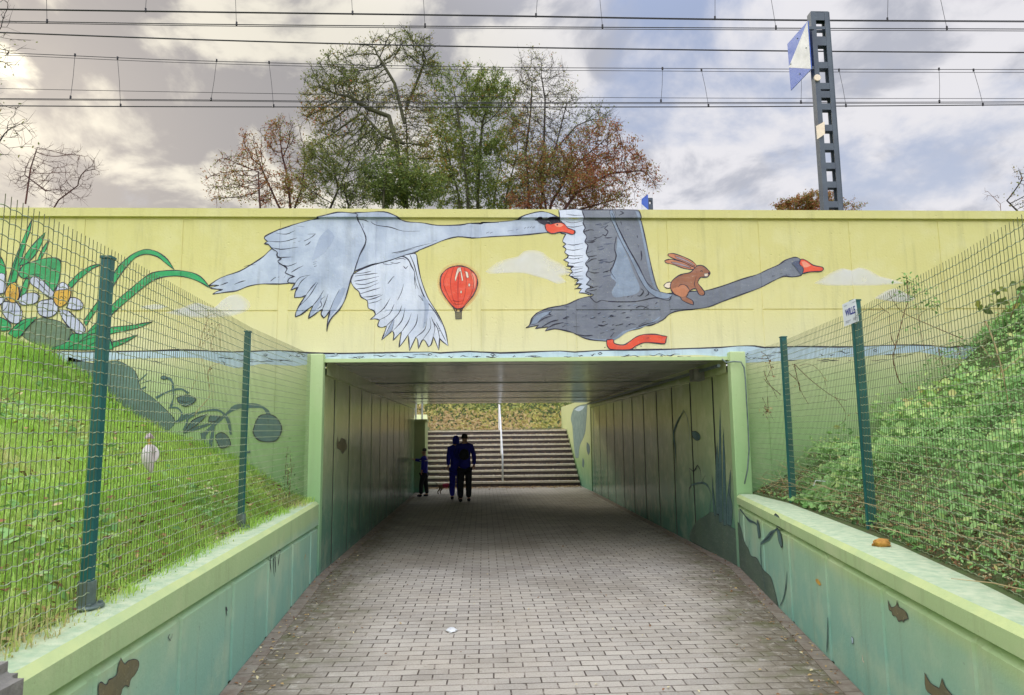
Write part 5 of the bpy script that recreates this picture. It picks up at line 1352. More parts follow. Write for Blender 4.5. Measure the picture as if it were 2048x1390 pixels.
def tree(name, trunks, ells, Y, label, cat, bark, leafm, nleaf, n_att=900, step=.22, dep=.8, seed=1, tip=.011, ls=(.05, .12), group='trees beyond the railway', tw=2.0, twl=.5, tint_red=None, rmax=None, leafw=.45, tz=None, cluster=None):
    Nn, par, rad, ch = grow(trunks, ells, Y, dep, n_att, step, seed, tip, rmax=rmax)
    rg = np.random.default_rng(seed + 50)
    root = empty(name, tuple(Nn[0]), label, cat, group)
    thin = np.where(rad < tip * 2.6)[0]; m_ = int(len(thin) * tw)
    pi = rg.choice(thin, m_); pd = Nn[pi] - Nn[np.maximum(par[pi], 0)]; pd /= np.maximum(np.linalg.norm(pd, axis=1, keepdims=True), 1e-9)
    d = pd * .8 + rg.normal(0, .6, (m_, 3)) + np.array([[0, 0, .15]]); d /= np.linalg.norm(d, axis=1, keepdims=True)
    Q_ = Nn[pi] + d * rg.uniform(.3, 1, (m_, 1)) * twl
    trunk = limb_mesh('trunk', Nn, par, rad, bark, root, (Nn[pi], Q_, np.full(m_, tip * .75)))
    if nleaf:
        # leaves gather on some twigs and leave others bare
        den = np.array([vn(q[0] * 1.1 + seed, q[2] * 1.1) for q in Q_]) ** 1.5 + .08
        if cluster is not None: den *= cluster(Nn[pi])
        den /= den.sum(); ci = rg.choice(m_, nleaf, p=den); f_ = rg.uniform(.1, 1.1, (nleaf, 1))
        C_ = Nn[pi][ci] * (1 - f_) + Q_[ci] * f_ + rg.normal(0, .05, (nleaf, 3)) * (1 + twl)
        L2 = rg.uniform(ls[0], ls[1], nleaf)
        tn_ = np.clip(rg.normal(.45, .2, nleaf) + .5 * (np.array([vn(q[0] * .7, q[2] * .7 + 3) for q in C_]) - .5), 0, 1)
        leaf_mesh('crown', C_, rg.normal(0, 1, (nleaf, 3)), L2, L2 * leafw, leafm, tn_, root, fold=.15)
    return root


tree('tree', [[(576, 470), (578, 420), (574, 360), (560, 300)], [(576, 450), (548, 400), (530, 360), (512, 320)], [(576, 440), (600, 370), (606, 320)], [(530, 470), (524, 400), (522, 350)]],
     [(565, 270, 48, 42), (510, 300, 45, 45), (470, 340, 50, 45), (435, 370, 35, 42), (595, 330, 45, 65), (540, 375, 100, 35, 1.3), (600, 385, 40, 30)], 27,
     'small half-bare tree with rust coloured leaves, leftmost of the clump', 'tree', M['bark_r'], M['lf_red'], 5000, 1900, .17, .8, 3, .008, (.05, .12), twl=.4, tw=2.5)
tree('tree', [[(640, 470), (655, 410), (672, 370), (664, 335)], [(680, 470), (690, 400), (676, 350), (692, 310)]],
     [(655, 320, 55, 50), (690, 350, 45, 60), (625, 355, 40, 50), (700, 390, 60, 30)], 24,
     'thin forked tree with sparse olive leaves beside the rust coloured one', 'tree', M['bark'], M['lf_mid'], 7000, 1300, .16, .8, 5, .008, (.04, .10), twl=.35, tw=2.4)
tree('locust_tree', [[(812, 480), (811, 400), (812, 300), (808, 215), (812, 180)], [(812, 420), (796, 300), (780, 240), (740, 225), (700, 200)], [(810, 250), (790, 170), (760, 120)], [(810, 210), (838, 140), (850, 110)], [(812, 300), (770, 285), (730, 240)]],
     [(805, 95, 75, 28, 1.5), (735, 95, 25, 20), (700, 135, 65, 35), (650, 165, 45, 50), (632, 215, 35, 45), (720, 190, 80, 50), (850, 120, 35, 60), (835, 220, 45, 70), (690, 250, 70, 45), (760, 300, 80, 60, 1.3), (830, 300, 50, 60), (660, 290, 50, 40)], 26,
     'tallest tree of the clump, an open crooked crown on one straight trunk', 'tree', M['bark_g'], M['lf_mid'], 13000, 3300, .16, .8, 7, .011, (.05, .12), twl=.45, tw=2.8, rmax=.28)
tree('tree', [[(770, 470), (772, 400), (778, 350)], [(835, 470), (835, 400), (830, 350)], [(800, 470), (805, 390)]],
     [(780, 365, 75, 50, 1.5), (840, 375, 60, 45), (720, 385, 45, 30), (800, 330, 50, 30)], 25,
     'low bright green leafy tree at the foot of the tallest one', 'tree', M['bark_g'], M['lf_green'], 13500, 1500, .16, .9, 9, .007, (.05, .13), twl=.35, tw=2.4)
tree('tree', [[(958, 480), (955, 390), (960, 300), (965, 240)], [(925, 480), (918, 400), (900, 330), (890, 290)], [(985, 480), (990, 380), (1005, 300)], [(940, 480), (935, 380), (925, 300), (915, 230)], [(1005, 470), (1015, 380), (1030, 320)]],
     [(950, 175, 80, 60, 1.2), (890, 230, 45, 60), (990, 220, 70, 80), (925, 290, 80, 70, 1.2), (1010, 320, 60, 60), (890, 350, 60, 60), (960, 370, 100, 50, 1.4), (900, 398, 80, 25, 1.3), (1010, 398, 60, 25, 1.3), (880, 150, 40, 35, .8)], 28,
     'broad many stemmed green tree in the middle of the clump', 'tree', M['bark_g'], M['lf_green'], 27000, 2800, .20, .9, 11, .009, (.06, .14), twl=.5, tw=2.4, rmax=.24)
tree('tree', [[(1055, 480), (1058, 380), (1052, 300), (1062, 220), (1065, 160)], [(1075, 480), (1085, 380), (1088, 280), (1090, 200), (1082, 150)], [(1085, 380), (1110, 300), (1130, 220)], [(1088, 330), (1150, 260)]],
     [(1065, 150, 45, 50), (1100, 165, 45, 55), (1125, 220, 40, 60), (1055, 240, 50, 70), (1100, 270, 70, 60), (1190, 240, 50, 30, .6), (1080, 340, 70, 50), (1060, 395, 60, 25)], 26.5,
     'nearly bare tree with upright twigs right of the green trees', 'tree', M['bark'], M['lf_mid'], 5200, 2400, .17, .8, 13, .0075, (.05, .10), twl=.7, tw=3.0, rmax=.16)
tree('tree', [[(1085, 480), (1105, 400), (1140, 340), (1180, 300)], [(1095, 470), (1150, 390), (1220, 350), (1280, 345)], [(1130, 470), (1160, 420), (1230, 400)], [(1100, 450), (1090, 380), (1080, 330)]],
     [(1090, 340, 60, 60, 1.3), (1150, 320, 70, 50), (1205, 285, 70, 40), (1240, 330, 60, 45), (1280, 350, 45, 35), (1180, 385, 110, 35, 1.5), (1310, 365, 22, 18), (1070, 400, 60, 25)], 25.5,
     'spreading tree with rusty orange leaves, rightmost of the clump', 'tree', M['bark_r'], M['lf_red'], 17000, 2600, .17, .8, 15, .008, (.05, .12), twl=.5, tw=2.6, rmax=.18)
tree('tree', [[(1600, 480), (1605, 430), (1600, 410)], [(1660, 480), (1655, 430)], [(1570, 470), (1575, 425)], [(1700, 470), (1695, 430)]],
     [(1630, 408, 60, 24, 1.4), (1575, 418, 35, 18), (1690, 415, 35, 18)], 40,
     'rounded red bush behind the parapet at the pylon\'s foot', 'bush', M['bark_r'], M['lf_red'], 9000, 900, .2, .9, 17, .008, (.07, .16), twl=.4)
tree('tree', [[(66, 470), (72, 415), (90, 385), (130, 355)], [(75, 420), (85, 350), (98, 310)], [(92, 382), (50, 350)]],
     [(95, 330, 40, 45), (150, 330, 55, 40), (115, 375, 70, 35), (60, 350, 40, 45), (195, 345, 15, 20, .6)], 18,
     'leafless young tree at the left, spreading just above the parapet', 'tree', M['bark_r'], M['lf_mid'], 0, 1000, .11, .8, 19, .0045, twl=.30, tw=1.6)
tree('tree', [[(-260, 520), (-190, 330), (-120, 210), (-60, 180)], [(-190, 330), (-90, 300), (-40, 285)], [(-150, 260), (-70, 120), (-30, 80)]],
     [(-20, 110, 55, 60), (0, 30, 35, 50), (15, 240, 50, 40), (-20, 290, 60, 35), (-90, 180, 80, 120), (35, 90, 25, 30, .6), (40, 275, 40, 20, .7)], 17,
     'bare tree whose twigs reach in from the left edge before the sun', 'tree', M['bark'], M['lf_mid'], 160, 1500, .14, .8, 21, .0055, (.06, .1), twl=.45, tw=1.5)
tree('sapling', [[(2120, 480), (2100, 420), (2060, 380)]],
     [(2042, 352, 22, 26), (2075, 380, 40, 30)], 9.5, 'dark twig with a few leaves entering at the right edge above the wall', 'shrub', M['bark'], M['lf_mid'], 160, 130, .06, .6, 23, .004, (.02, .045), None, 1.2, .1)
tree('sapling', [[(1986, 440), (1984, 415)]], [(1980, 385, 22, 18), (2000, 398, 12, 10)], 12, 'tiny leafless shoot standing above the wall at the right', 'shrub', M['stem'], M['lf_mid'], 0, 26, .07, .5, 25, .003, (.02, .04), None, 1.0, .12)


# ------------------------------------------------------------------ stems against the wall
def plant(name, label, cat, stems, Yp, m_, leaves=(), lm=None, lsz=(.02, .04), zoom_=(0, 0, 1), drop=None):
    ox, oy, s_ = zoom_
    cv = lambda q: (ox + q[0] / s_, oy + q[1] / s_)
    mb_ = MB(); first = None
    for pts, r_ in stems:
        P3 = [aty(*cv(q), Yp) for q in pts]
        for i, q in enumerate(P3): q.y += .03 * math.sin(i * 1.7 + pts[0][0])
        fine = []
        for i in range(len(P3) - 1):
            a, b_ = P3[i], P3[i + 1]; p0 = P3[max(0, i - 1)]; p3 = P3[min(len(P3) - 1, i + 2)]
            fine += cr(p0, a, b_, p3, 4)
        fine.append(P3[-1]); k_ = len(fine); first = first or fine[0]
        mb_.tube(fine, [r_ * (1 - .5 * i / k_) for i in range(k_)], 5)
    root = empty(name, tuple(first), label, cat); mb_.build('stem', m_, root, True)
    if leaves:
        C_ = []
        for x_, y_, rx_, ry_, n_ in leaves:
            p = aty(*cv((x_, y_)), Yp); sc = Yp / 1380 / s_
            for i in range(n_): C_.append((p.x + random.gauss(0, .5) * rx_ * sc, p.y + random.gauss(0, .04), p.z + random.gauss(0, .5) * ry_ * sc))
        C_ = np.array(C_); n_ = len(C_); L2 = RNG.uniform(lsz[0], lsz[1], n_)
        leaf_mesh('leaves', C_, RNG.normal(0, 1, (n_, 3)) + np.array([[0, -.8, .5]]), L2, L2 * .55, lm, RNG.uniform(0, .9, n_), root)
    return root


Z8 = (1700, 400, 3.862); ZB = (1500, 700, 4.633); ZV = (380, 600, 5.35)
plant('bramble', 'leafy bramble branching up the yellow wall behind the right fence', 'bramble',
      [([(395, 1420), (385, 1390), (340, 1230), (345, 1120), (410, 890), (460, 760), (435, 580)], .008), ([(900, 1090), (860, 1070), (700, 1010), (540, 930), (400, 850), (290, 720)], .006), ([(345, 1130), (330, 1060), (310, 950), (270, 860), (60, 850)], .006), ([(540, 1000), (545, 900), (600, 840)], .004), ([(270, 860), (225, 800)], .004), ([(600, 1270), (550, 1100), (530, 900), (500, 700)], .0035), ([(330, 740), (345, 700)], .003), ([(270, 860), (180, 930)], .003)],
      8.2, M['stem'], [(450, 660, 110, 120, 60), (560, 700, 90, 60, 30), (620, 810, 110, 50, 40), (435, 600, 20, 50, 14), (460, 1000, 10, 10, 3), (530, 1000, 60, 60, 8)], M['nettle'], (.025, .055), Z8)
plant('bramble', 'bare arching bramble canes against the green wall right of the pillar', 'bramble',
      [([(330, 190), (440, 300), (470, 370), (550, 500)], .005), ([(400, 130), (440, 290), (475, 380)], .006), ([(400, 130), (560, 280), (780, 430), (900, 470)], .005), ([(800, 440), (870, 560), (870, 650), (830, 700)], .004), ([(450, 150), (520, 130), (620, 160), (690, 260), (700, 420), (680, 500)], .003), ([(805, 440), (800, 350)], .004)],
      8.1, M['stem'], [(400, 140, 20, 20, 4), (435, 280, 15, 80, 6), (690, 270, 15, 15, 3), (1015, 590, 20, 30, 5), (920, 610, 30, 30, 4)], M['litter'], (.015, .03), ZB)
plant('dead_branch', 'broken dry twig with curled leaves hanging in the mesh by the pillar', 'twig',
      [([(140, 190), (150, 270), (200, 360), (260, 450)], .005), ([(290, 410), (180, 320), (120, 270)], .005), ([(200, 150), (180, 220), (150, 280)], .004), ([(100, 20), (170, 60), (195, 150), (200, 230)], .004), ([(155, 430), (160, 520)], .003), ([(105, 440), (150, 520), (230, 650)], .003)],
      7.9, M['stem'], [(162, 562, 45, 60, 30), (110, 70, 20, 30, 5), (180, 110, 20, 20, 4), (188, 160, 18, 25, 6), (200, 230, 15, 20, 4)], M['litter'], (.02, .04), ZB)
plant('climbing_vine', 'dry vine climbing the yellow wall behind the left fence', 'vine',
      [([(60, 1250), (85, 1190), (190, 1050), (205, 960), (200, 820), (222, 720), (320, 670)], .006), ([(105, 520), (130, 370), (180, 200), (195, 130)], .005), ([(225, 520), (235, 420), (265, 320), (320, 260), (330, 420), (310, 520)], .004), ([(180, 190), (250, 155), (300, 200), (260, 260)], .003), ([(250, 1100), (245, 950), (230, 830), (215, 730)], .003), ([(30, 960), (60, 840), (80, 770)], .003), ([(130, 520), (150, 450), (200, 400), (240, 380), (210, 300), (170, 260)], .003), ([(120, 600), (135, 690), (170, 760), (180, 840)], .003)],
      8.25, M['straw'], [(200, 330, 90, 160, 50), (320, 675, 14, 14, 3), (215, 750, 20, 60, 8)], M['litter'], (.012, .028), ZV)
rs = random.Random(4)
for i, (x, yb, yt, lb) in enumerate(((1520 / 4.485 + 230, 990, 893, 'tall dark weed stalk beside the left pillar'), (1560 / 4.485 + 230, 985, 900, 'thin seed-headed weed right of the tall stalk'), (575, 960, 925, 'short leaning weed near the base of the second left post'))):
    plant('weed', lb, 'weed', [([(x, yb + 10), (x + 3, (yb + yt) / 2), (x + 6 - i * 4, yt)], .004), ([(x + 2, (yb + yt) / 2 + 8), (x + 12, (yb + yt) / 2 - 14)], .002)], 8.0 - i * .3, M['stem'], [(x + 3, yb - 25, 10, 50, 26), (x + 2, yb - 5, 18, 20, 20)], M['nettle'], (.015, .035))
plant('dock_stalk', 'upright rust brown dock stalk on top of the right bank', 'plant', [([(1915, 745), (1921, 720), (1920, 692)], .006)], 7.9, M['stem'], [(1921, 706, 5, 40, 60)], M['litter'], (.012, .022))
plant('dock_stalk', 'faded brown dock stalk below and left of the upright one', 'plant', [([(1884, 735), (1882, 710), (1880, 690)], .005)], 7.8, M['stem'], [(1881, 702, 6, 30, 40)], M['litter'], (.012, .022))
plant('dry_cane', 'long pale dry cane slanting across the right bank leaves', 'plant', [([(1975, 640), (1990, 700), (2010, 790), (2025, 880), (2040, 960)], .007), ([(1968, 690), (1985, 720)], .005), ([(2070, 690), (2010, 735), (1985, 760)], .004)], 5.6, M['straw'])
plant('fig_shoot', 'yellow green broad leaved shoot topping the right bank at the edge', 'plant', [([(2020, 640), (2030, 600), (2040, 585)], .005)], 6.2, M['stem'], [(2025, 592, 60, 24, 16), (2000, 612, 40, 20, 8)], M['lf_green'], (.07, .12))


# ------------------------------------------------------------------ railway mast, signs, overhead wires
def battened(name, label, X, Y, z0, z1, w_, d_, holes, m_):
    root = empty(name, (X, Y, z0), label, 'pylon')
    mb_ = MB(); fl_ = w_ * .24; th = .018
    for yy_ in (Y, Y + d_ - th):       # perforated front and back plates
        mb_.box(X - w_ / 2, X - w_ / 2 + fl_, yy_, yy_ + th, z0, z1); mb_.box(X + w_ / 2 - fl_, X + w_ / 2, yy_, yy_ + th, z0, z1)
    mb_.build('channel', m_, root)
    sd2 = MB(); sd2.box(X - w_ / 2 - .012, X - w_ / 2 - .0005, Y - .004, Y + d_ + .004, z0, z1); sd2.box(X + w_ / 2 + .0005, X + w_ / 2 + .012, Y - .004, Y + d_ + .004, z0, z1)
    sd2.build('web_plate', m_, root)
    prev = z1
    segs = []
    for a, b_ in holes: segs.append((b_ if False else a, b_))
    zc = z1
    for (zt_, zb_) in segs + [(z0, z0)]:
        for yy_ in (Y, Y + d_ - th):
            if zc - zt_ > .01:
                k_ = MB(); k_.box(X - w_ / 2 + fl_ + .0005, X + w_ / 2 - fl_ - .0005, yy_ + .003, yy_ + th - .003, zt_, zc); k_.build('batten', m_, root)
        zc = zb_
    k_ = MB(); k_.box(X - w_ / 2, X + w_ / 2, Y, Y + d_, z1 + .0005, z1 + .012); k_.build('cap_plate', m_, root)
    return root


PY = 10.6
px0 = aty(1670, 418, PY).x
zof = lambda yp, xp=1655: aty(xp, yp, PY).z
holes = [(zof(a / 3.232), zof(b_ / 3.232)) for a, b_ in ((130, 170), (188, 235), (293, 400), (440, 535), (575, 588), (630, 668), (708, 805), (845, 925), (968, 1050), (1090, 1172), (1212, 1300), (1340, 1420))]
mast = battened('railway_pylon', 'tall slate grey lattice pylon standing behind the parapet', px0 - .02, PY, 3.5, zof(24), .30, .12, holes, M['pylon'])
# number tag and disc on its left web
xl = px0 - .02 - .15 - .02
tg = MB(); a = hit(1633, 250, (xl - .02, 0, 0), (1, .35, 0))
q4 = [hit(x, y, (xl - .02, PY, 0), (.6, 1, 0)) for x, y in ((1632, 252), (1649, 243), (1650, 268), (1634, 279))]
pmesh('number_tag', q4, [(3, 2, 1, 0)], M['cream'], mast)
dc = aty(1634, 156, PY - .02); kb = MB()
kb.tube([dc + Vector((0, .0, 0)), dc + Vector((0, -.02, 0))], .055, 16); kb.build('round_badge', M['cream'], mast)


def blue_white(name, label, corners, tri, arm=None):
    root = empty(name, tuple(corners[0]), label, 'sign', 'railway boards')
    n_ = (corners[1] - corners[0]).cross(corners[2] - corners[0]).normalized()
    if n_.dot(EYE - corners[0]) < 0: n_ = -n_
    v_ = [p for p in corners] + [p - n_ * .012 for p in corners]
    pmesh('board', v_, [(0, 1, 2, 3), (7, 6, 5, 4), (0, 4, 5, 1), (1, 5, 6, 2), (2, 6, 7, 3), (3, 7, 4, 0)], M['blue_paint'], root)
    pmesh('white_field', [p + n_ * .003 for p in tri], [tuple(range(len(tri)))], M['white_paint'], root)
    return root, n_


XS = xl - .10
cs = [hit(x, y, (XS, 0, 0), (1, 0, 0)) for x, y in ((1574.5, 88), (1615.5, 42), (1622.5, 138), (1581.5, 181))]
tri = [hit(x, y, (XS, 0, 0), (1, 0, 0)) for x, y in ((1615.3, 43), (1622.3, 137.5), (1577.5, 135))]
bw, nn = blue_white('railway_board', 'blue and white geometric board mounted high on the pylon', cs, tri)
mb = MB()
for y_ in (54, 134):
    p = hit(1617, y_, (XS, 0, 0), (1, 0, 0)); mb = MB().box(XS + .01, xl + .005, p.y + .02, p.y + .06, p.z - .025, p.z + .025); mb.build('bracket', M['pylon'], bw)
mb = MB()
for x_, y_ in ((1595, 77), (1613, 96), (1582, 128), (1600, 148)):
    p = hit(x_, y_, (XS, 0, 0), (1, 0, 0)) + nn * .004; mb = MB().tube([p, p + nn * .01], .012, 8); mb.build('bolt', M['galv'], bw)
# the same, small in the distance
FY = 32
far = battened('railway_pylon', 'short distant pylon seen just over the parapet beside the trees', aty(1301, 410, FY).x, FY, 3.6, aty(1301, 396, FY).z, .22, .2, [(aty(1301, 401, FY).z, aty(1301, 408, FY).z)], M['pylon'])
c_ = [aty(x, y, FY - .2) for x, y in ((1283, 398), (1296, 388), (1297, 425), (1283, 425))]; t3 = [aty(x, y, FY - .2) for x, y in ((1283.2, 408), (1296.8, 420), (1296.8, 424.8), (1283.2, 424.8))]
blue_white('railway_board', 'small distant blue and white board above the parapet', c_, t3)

WIRES = [  # label, plane, radius, pixel polyline, doubled, droppers from above (x top, x bottom)
    ('topmost overhead contact wire, just under the frame edge', 11.6, .0085, [(-400, 14), (0, 18), (420, 23.5), (1000, 31), (1500, 38.7), (2048, 42), (2500, 44)], 1.5, [(293, 291), (703, 705), (1075, 1072), (1430, 1430), (1776, 1775)]),
    ('second overhead wire from the top, doubled', 11.9, .0085, [(-400, 39), (0, 42.5), (420, 48.5), (880, 52.5), (1500, 56), (2048, 58), (2500, 59)], 3.0, [(93, 94), (471, 473), (847, 850), (1200, 1205), (1543, 1552), (1882, 1894)]),
    ('single thick overhead wire, third from the top', 11.7, .012, [(-400, 52), (0, 65), (420, 80), (880, 92), (1380, 99.6), (1700, 103), (2048, 105), (2500, 106)], 0, []),
    ('upper wire of the far catenary, carrying the long hangers', 15.0, .0075, [(-400, 95), (0, 105.5), (380, 121), (880, 133), (1380, 137), (1700, 138.5), (2048, 139), (2500, 139)], 4.5, []),
    ('thin single wire below the far catenary', 15.6, .006, [(-400, 168), (0, 177), (420, 185), (880, 192), (1380, 196), (2048, 197), (2500, 196)], 0, []),
    ('far contact wire, second from the bottom', 14.9, .0085, [(-400, 192), (0, 197), (420, 200), (880, 204.5), (1380, 205), (1700, 204.5), (2048, 203.5), (2500, 201)], 2.0, []),
    ('lowest overhead wire, just above the trees', 15.1, .012, [(-400, 208), (0, 211.5), (420, 213.5), (880, 214), (1380, 213.7), (1700, 212), (2048, 209.5), (2500, 206)], 0, [])]
HANG = [(150, 112, 141, 196), (235, 118, 241, 212), (433, 123, 422, 200), (538, 127, 547, 213), (1325, 139, 1322, 203), (1602, 140, 1602, 205), (1678, 142, 1692, 212), (1878, 140, 1879, 204), (1947, 142, 1966, 210), (1403, 142, 1417, 212)]
for lb, Yw, r_, pts, dbl, drops in WIRES:
    P3 = []
    pp = [Vector((x, y, 0)) for x, y in pts]
    for i in range(len(pp) - 1): P3 += cr(pp[max(0, i - 1)], pp[i], pp[i + 1], pp[min(len(pp) - 1, i + 2)], 6)
    P3.append(pp[-1])
    mb = MB(); mb.tube([aty(q.x, q.y, Yw) for q in P3], r_, 6)
    if dbl: mb.tube([aty(q.x, q.y + dbl + (q.x / 2048) * dbl * .3, Yw + .12) for q in P3], r_ * .8, 6)
    w_ = mb.build('overhead_wire', M['cable']); tag(w_, lb, 'wire', 'overhead railway wires')
    yat = lambda x: float(np.interp(x, [a for a, _ in pts], [b_ for _, b_ in pts]))
    for xt, xb in drops:
        mb = MB(); a = aty(xt + (xt - xb) * .6, -30, Yw); b_ = aty(xb, yat(xb), Yw); mb.tube([a, b_], .0045, 5); mb.lathe([(.018, -.02), (.018, .05)], tuple(b_), 6); mb.build('dropper', M['cable'], w_)
    if 'hangers' in lb:
        for x0_, y0_, x1_, y1_ in HANG:
            mb = MB(); a, b_ = aty(x0_, y0_ - 2, Yw), aty(x1_, y1_, Yw); mb.tube([a, a.lerp(b_, .5) + Vector((.01, 0, 0)), b_], .005, 5); mb.lathe([(.022, -.03), (.022, .03)], tuple(a), 6); mb.lathe([(.022, -.02), (.022, .05)], tuple(b_), 6); mb.build('dropper', M['cable'], w_)


# ------------------------------------------------------------------ people and dog
def skin(name, pts, edges, rad, m_, parent, sub=2, root=0):
    me_ = bpy.data.meshes.new(name); me_.from_pydata([tuple(p) for p in pts], edges, []); o_ = bpy.data.objects.new('tmp', me_); COL.objects.link(o_)
    md = o_.modifiers.new('k', 'SKIN'); md.use_smooth_shade = True
    for i, sv in enumerate(me_.skin_vertices[0].data):
        r_ = rad[i]; sv.radius = r_ if isinstance(r_, tuple) else (r_, r_); sv.use_root = (i == root)
    s2 = o_.modifiers.new('s', 'SUBSURF'); s2.levels = s2.render_levels = sub
    bpy.context.view_layer.update()
    ev = o_.evaluated_get(bpy.context.evaluated_depsgraph_get()); out = bpy.data.meshes.new_from_object(ev); bpy.data.objects.remove(o_)
    out.name = name; out.polygons.foreach_set('use_smooth', [True] * len(out.polygons)); out.materials.clear()
    return link(name, out, m_, parent)


M['skin'] = mat('skin', s2l(196, 150, 126), None, rough=.55)
M['navy'] = mat('navy_coat', s2l(36, 38, 158), s2l(28, 28, 126), 9, .75, .3, 40)
M['navy2'] = mat('dark_blue_coat', s2l(40, 44, 184), s2l(32, 34, 150), 9, .75, .3, 40)
M['blk'] = mat('dark_trousers', s2l(36, 38, 46), s2l(28, 30, 38), 9, .8, .2, 40)
M['jeans'] = mat('blue_jeans', s2l(38, 42, 168), s2l(30, 34, 138), 9, .8, .2, 40)
M['hairb'] = mat('dark_hair', s2l(44, 34, 32), s2l(30, 24, 24), 20, .6, .4, 60)
M['knit'] = mat('grey_knit', s2l(104, 96, 96), s2l(84, 78, 80), 30, .9, .4, 80)
M['redcoat'] = mat('red_dog_coat', s2l(176, 52, 78), None, rough=.8)
M['fur'] = mat('brown_fur', s2l(120, 92, 66), s2l(90, 68, 50), 20, .9, .4, 60)


def person(loc, h, yaw, label, coat, trs, hat, arms, stride=.06, group=None, hair=True, bag=False, stripe=False, coatlen=.44):
    root = empty('person', loc, label, 'person', group)
    cy_, sy_ = math.cos(yaw), math.sin(yaw); L_ = Vector(loc)
    w_ = lambda x, y, z: L_ + Vector(((x * cy_ - y * sy_) * h, (x * sy_ + y * cy_) * h, z * h))
    # body: front is +y
    pts = [w_(0, 0, .52), w_(0, 0, .62), w_(0, -.005, .74), w_(0, -.01, .82), w_(0, 0, .865), w_(0, .008, .905), w_(0, .012, .955)]
    rad = [(.075 * h, .06 * h), (.065 * h, .052 * h), (.08 * h, .058 * h), (.055 * h, .045 * h), .032 * h, (.045 * h, .052 * h), (.042 * h, .05 * h)]
    ed = [(0, 1), (1, 2), (2, 3), (3, 4), (4, 5), (5, 6)]
    hands = []
    for s_, (el, wr, hd) in zip((-1, 1), arms):
        b_ = len(pts); pts += [w_(s_ * .105, -.005, .80), w_(*el), w_(*wr), w_(*hd)]; rad += [.036 * h, .026 * h, .018 * h, (.012 * h, .02 * h)]
        ed += [(3, b_), (b_, b_ + 1), (b_ + 1, b_ + 2), (b_ + 2, b_ + 3)]; hands.append((pts[b_ + 2], pts[b_ + 3]))
    for s_, st_ in ((-1, stride), (1, -stride)):
        b_ = len(pts); pts += [w_(s_ * .05, 0, .48), w_(s_ * .055, st_ * .6 + .015, .28), w_(s_ * .055, st_, .055), w_(s_ * .06, st_ + .07, .022)]
        rad += [.055 * h, .036 * h, .024 * h, (.02 * h, .018 * h)]; ed += [(0, b_), (b_, b_ + 1), (b_ + 1, b_ + 2), (b_ + 2, b_ + 3)]
    body = skin('body', pts, ed, rad, M['skin'], root)
    # fingers
    fm = MB()
    for wr_, hd_ in hands:
        d = (hd_ - wr_).normalized(); sd_2 = d.cross(Vector((0, 0, 1)));
        sd_2 = sd_2.normalized() if sd_2.length > .1 else Vector((1, 0, 0)); nn_ = d.cross(sd_2)
        for k_, (o_, l_) in enumerate(((-.018, .036), (-.006, .044), (.006, .041), (.018, .032))):
            a = hd_ + sd_2 * o_ * h; b2 = a + d * l_ * .5 * h; c2 = b2 + (d * .8 + nn_ * .5).normalized() * l_ * .5 * h; fm.tube([a, b2, c2], [.0052 * h, .0048 * h, .004 * h], 6)
        a = hd_ - sd_2 * .02 * h - d * .02 * h; fm.tube([a, a - sd_2 * .016 * h + d * .01 * h, a - sd_2 * .02 * h + d * .03 * h], [.006 * h, .0055 * h, .0045 * h], 6)
    # nose and ears
    nz = w_(0, .062, .925); fm.tube([w_(0, .052, .935), nz, w_(0, .05, .915)], [.004 * h, .008 * h, .006 * h], 6)
    for s_ in (-1, 1): fm.tube([w_(s_ * .047, .0, .915), w_(s_ * .05, -.004, .94)], .008 * h, 6)
    bq = bmesh.new(); bq.from_mesh(body.data); off_ = body.location
    vv_ = [bq.verts.new(Vector(q) ) for q in fm.v]
    for q in fm.f:
        fc2 = bq.faces.new([vv_[i] for i in q]); fc2.smooth = True
    bq.to_mesh(body.data); bq.free()
    # coat
    jp = [w_(0, 0, coatlen), w_(0, 0, .55), w_(0, -.005, .66), w_(0, -.008, .76), w_(0, -.01, .825), w_(0, -.004, .862)]
    jr = [(.098 * h, .082 * h), (.098 * h, .08 * h), (.092 * h, .075 * h), (.098 * h, .075 * h), (.078 * h, .062 * h), (.045 * h, .045 * h)]
    je = [(i, i + 1) for i in range(5)]
    for s_, (el, wr, hd) in zip((-1, 1), arms):
        b_ = len(jp); jp += [w_(s_ * .098, -.005, .795), w_(*el), w_(*wr)]; jr += [.043 * h, .036 * h, .029 * h]; je += [(4, b_), (b_, b_ + 1), (b_ + 1, b_ + 2)]
    ct = skin('coat', jp, je, jr, coat, root, root=2)
    if stripe:
        k_ = MB(); rr_ = [w_(.1045 * math.sin(a) * 1.02, .087 * math.cos(a), .745) for a in np.linspace(0, 2 * math.pi, 17)]; k_.tube(rr_, .009 * h, 6); k_.build('chest_stripe', M['white_paint'], ct)
    tp_ = [w_(0, 0, .50)]; trd = [(.082 * h, .068 * h)]; te = []
    for s_, st_ in ((-1, stride), (1, -stride)):
        b_ = len(tp_); tp_ += [w_(s_ * .052, 0, .45), w_(s_ * .056, st_ * .6 + .015, .28), w_(s_ * .056, st_, .05)]; trd += [.064 * h, .050 * h, .042 * h]; te += [(0, b_), (b_, b_ + 1), (b_ + 1, b_ + 2)]
    skin('trousers', tp_, te, trd, trs, root)
    for s_, st_ in ((-1, stride), (1, -stride)):
        skin('shoe', [w_(s_ * .057, st_ - .025, .03), w_(s_ * .058, st_ + .03, .028), w_(s_ * .06, st_ + .085, .02)], [(0, 1), (1, 2)], [.028 * h, .028 * h, (.026 * h, .018 * h)], M['blk'], root)
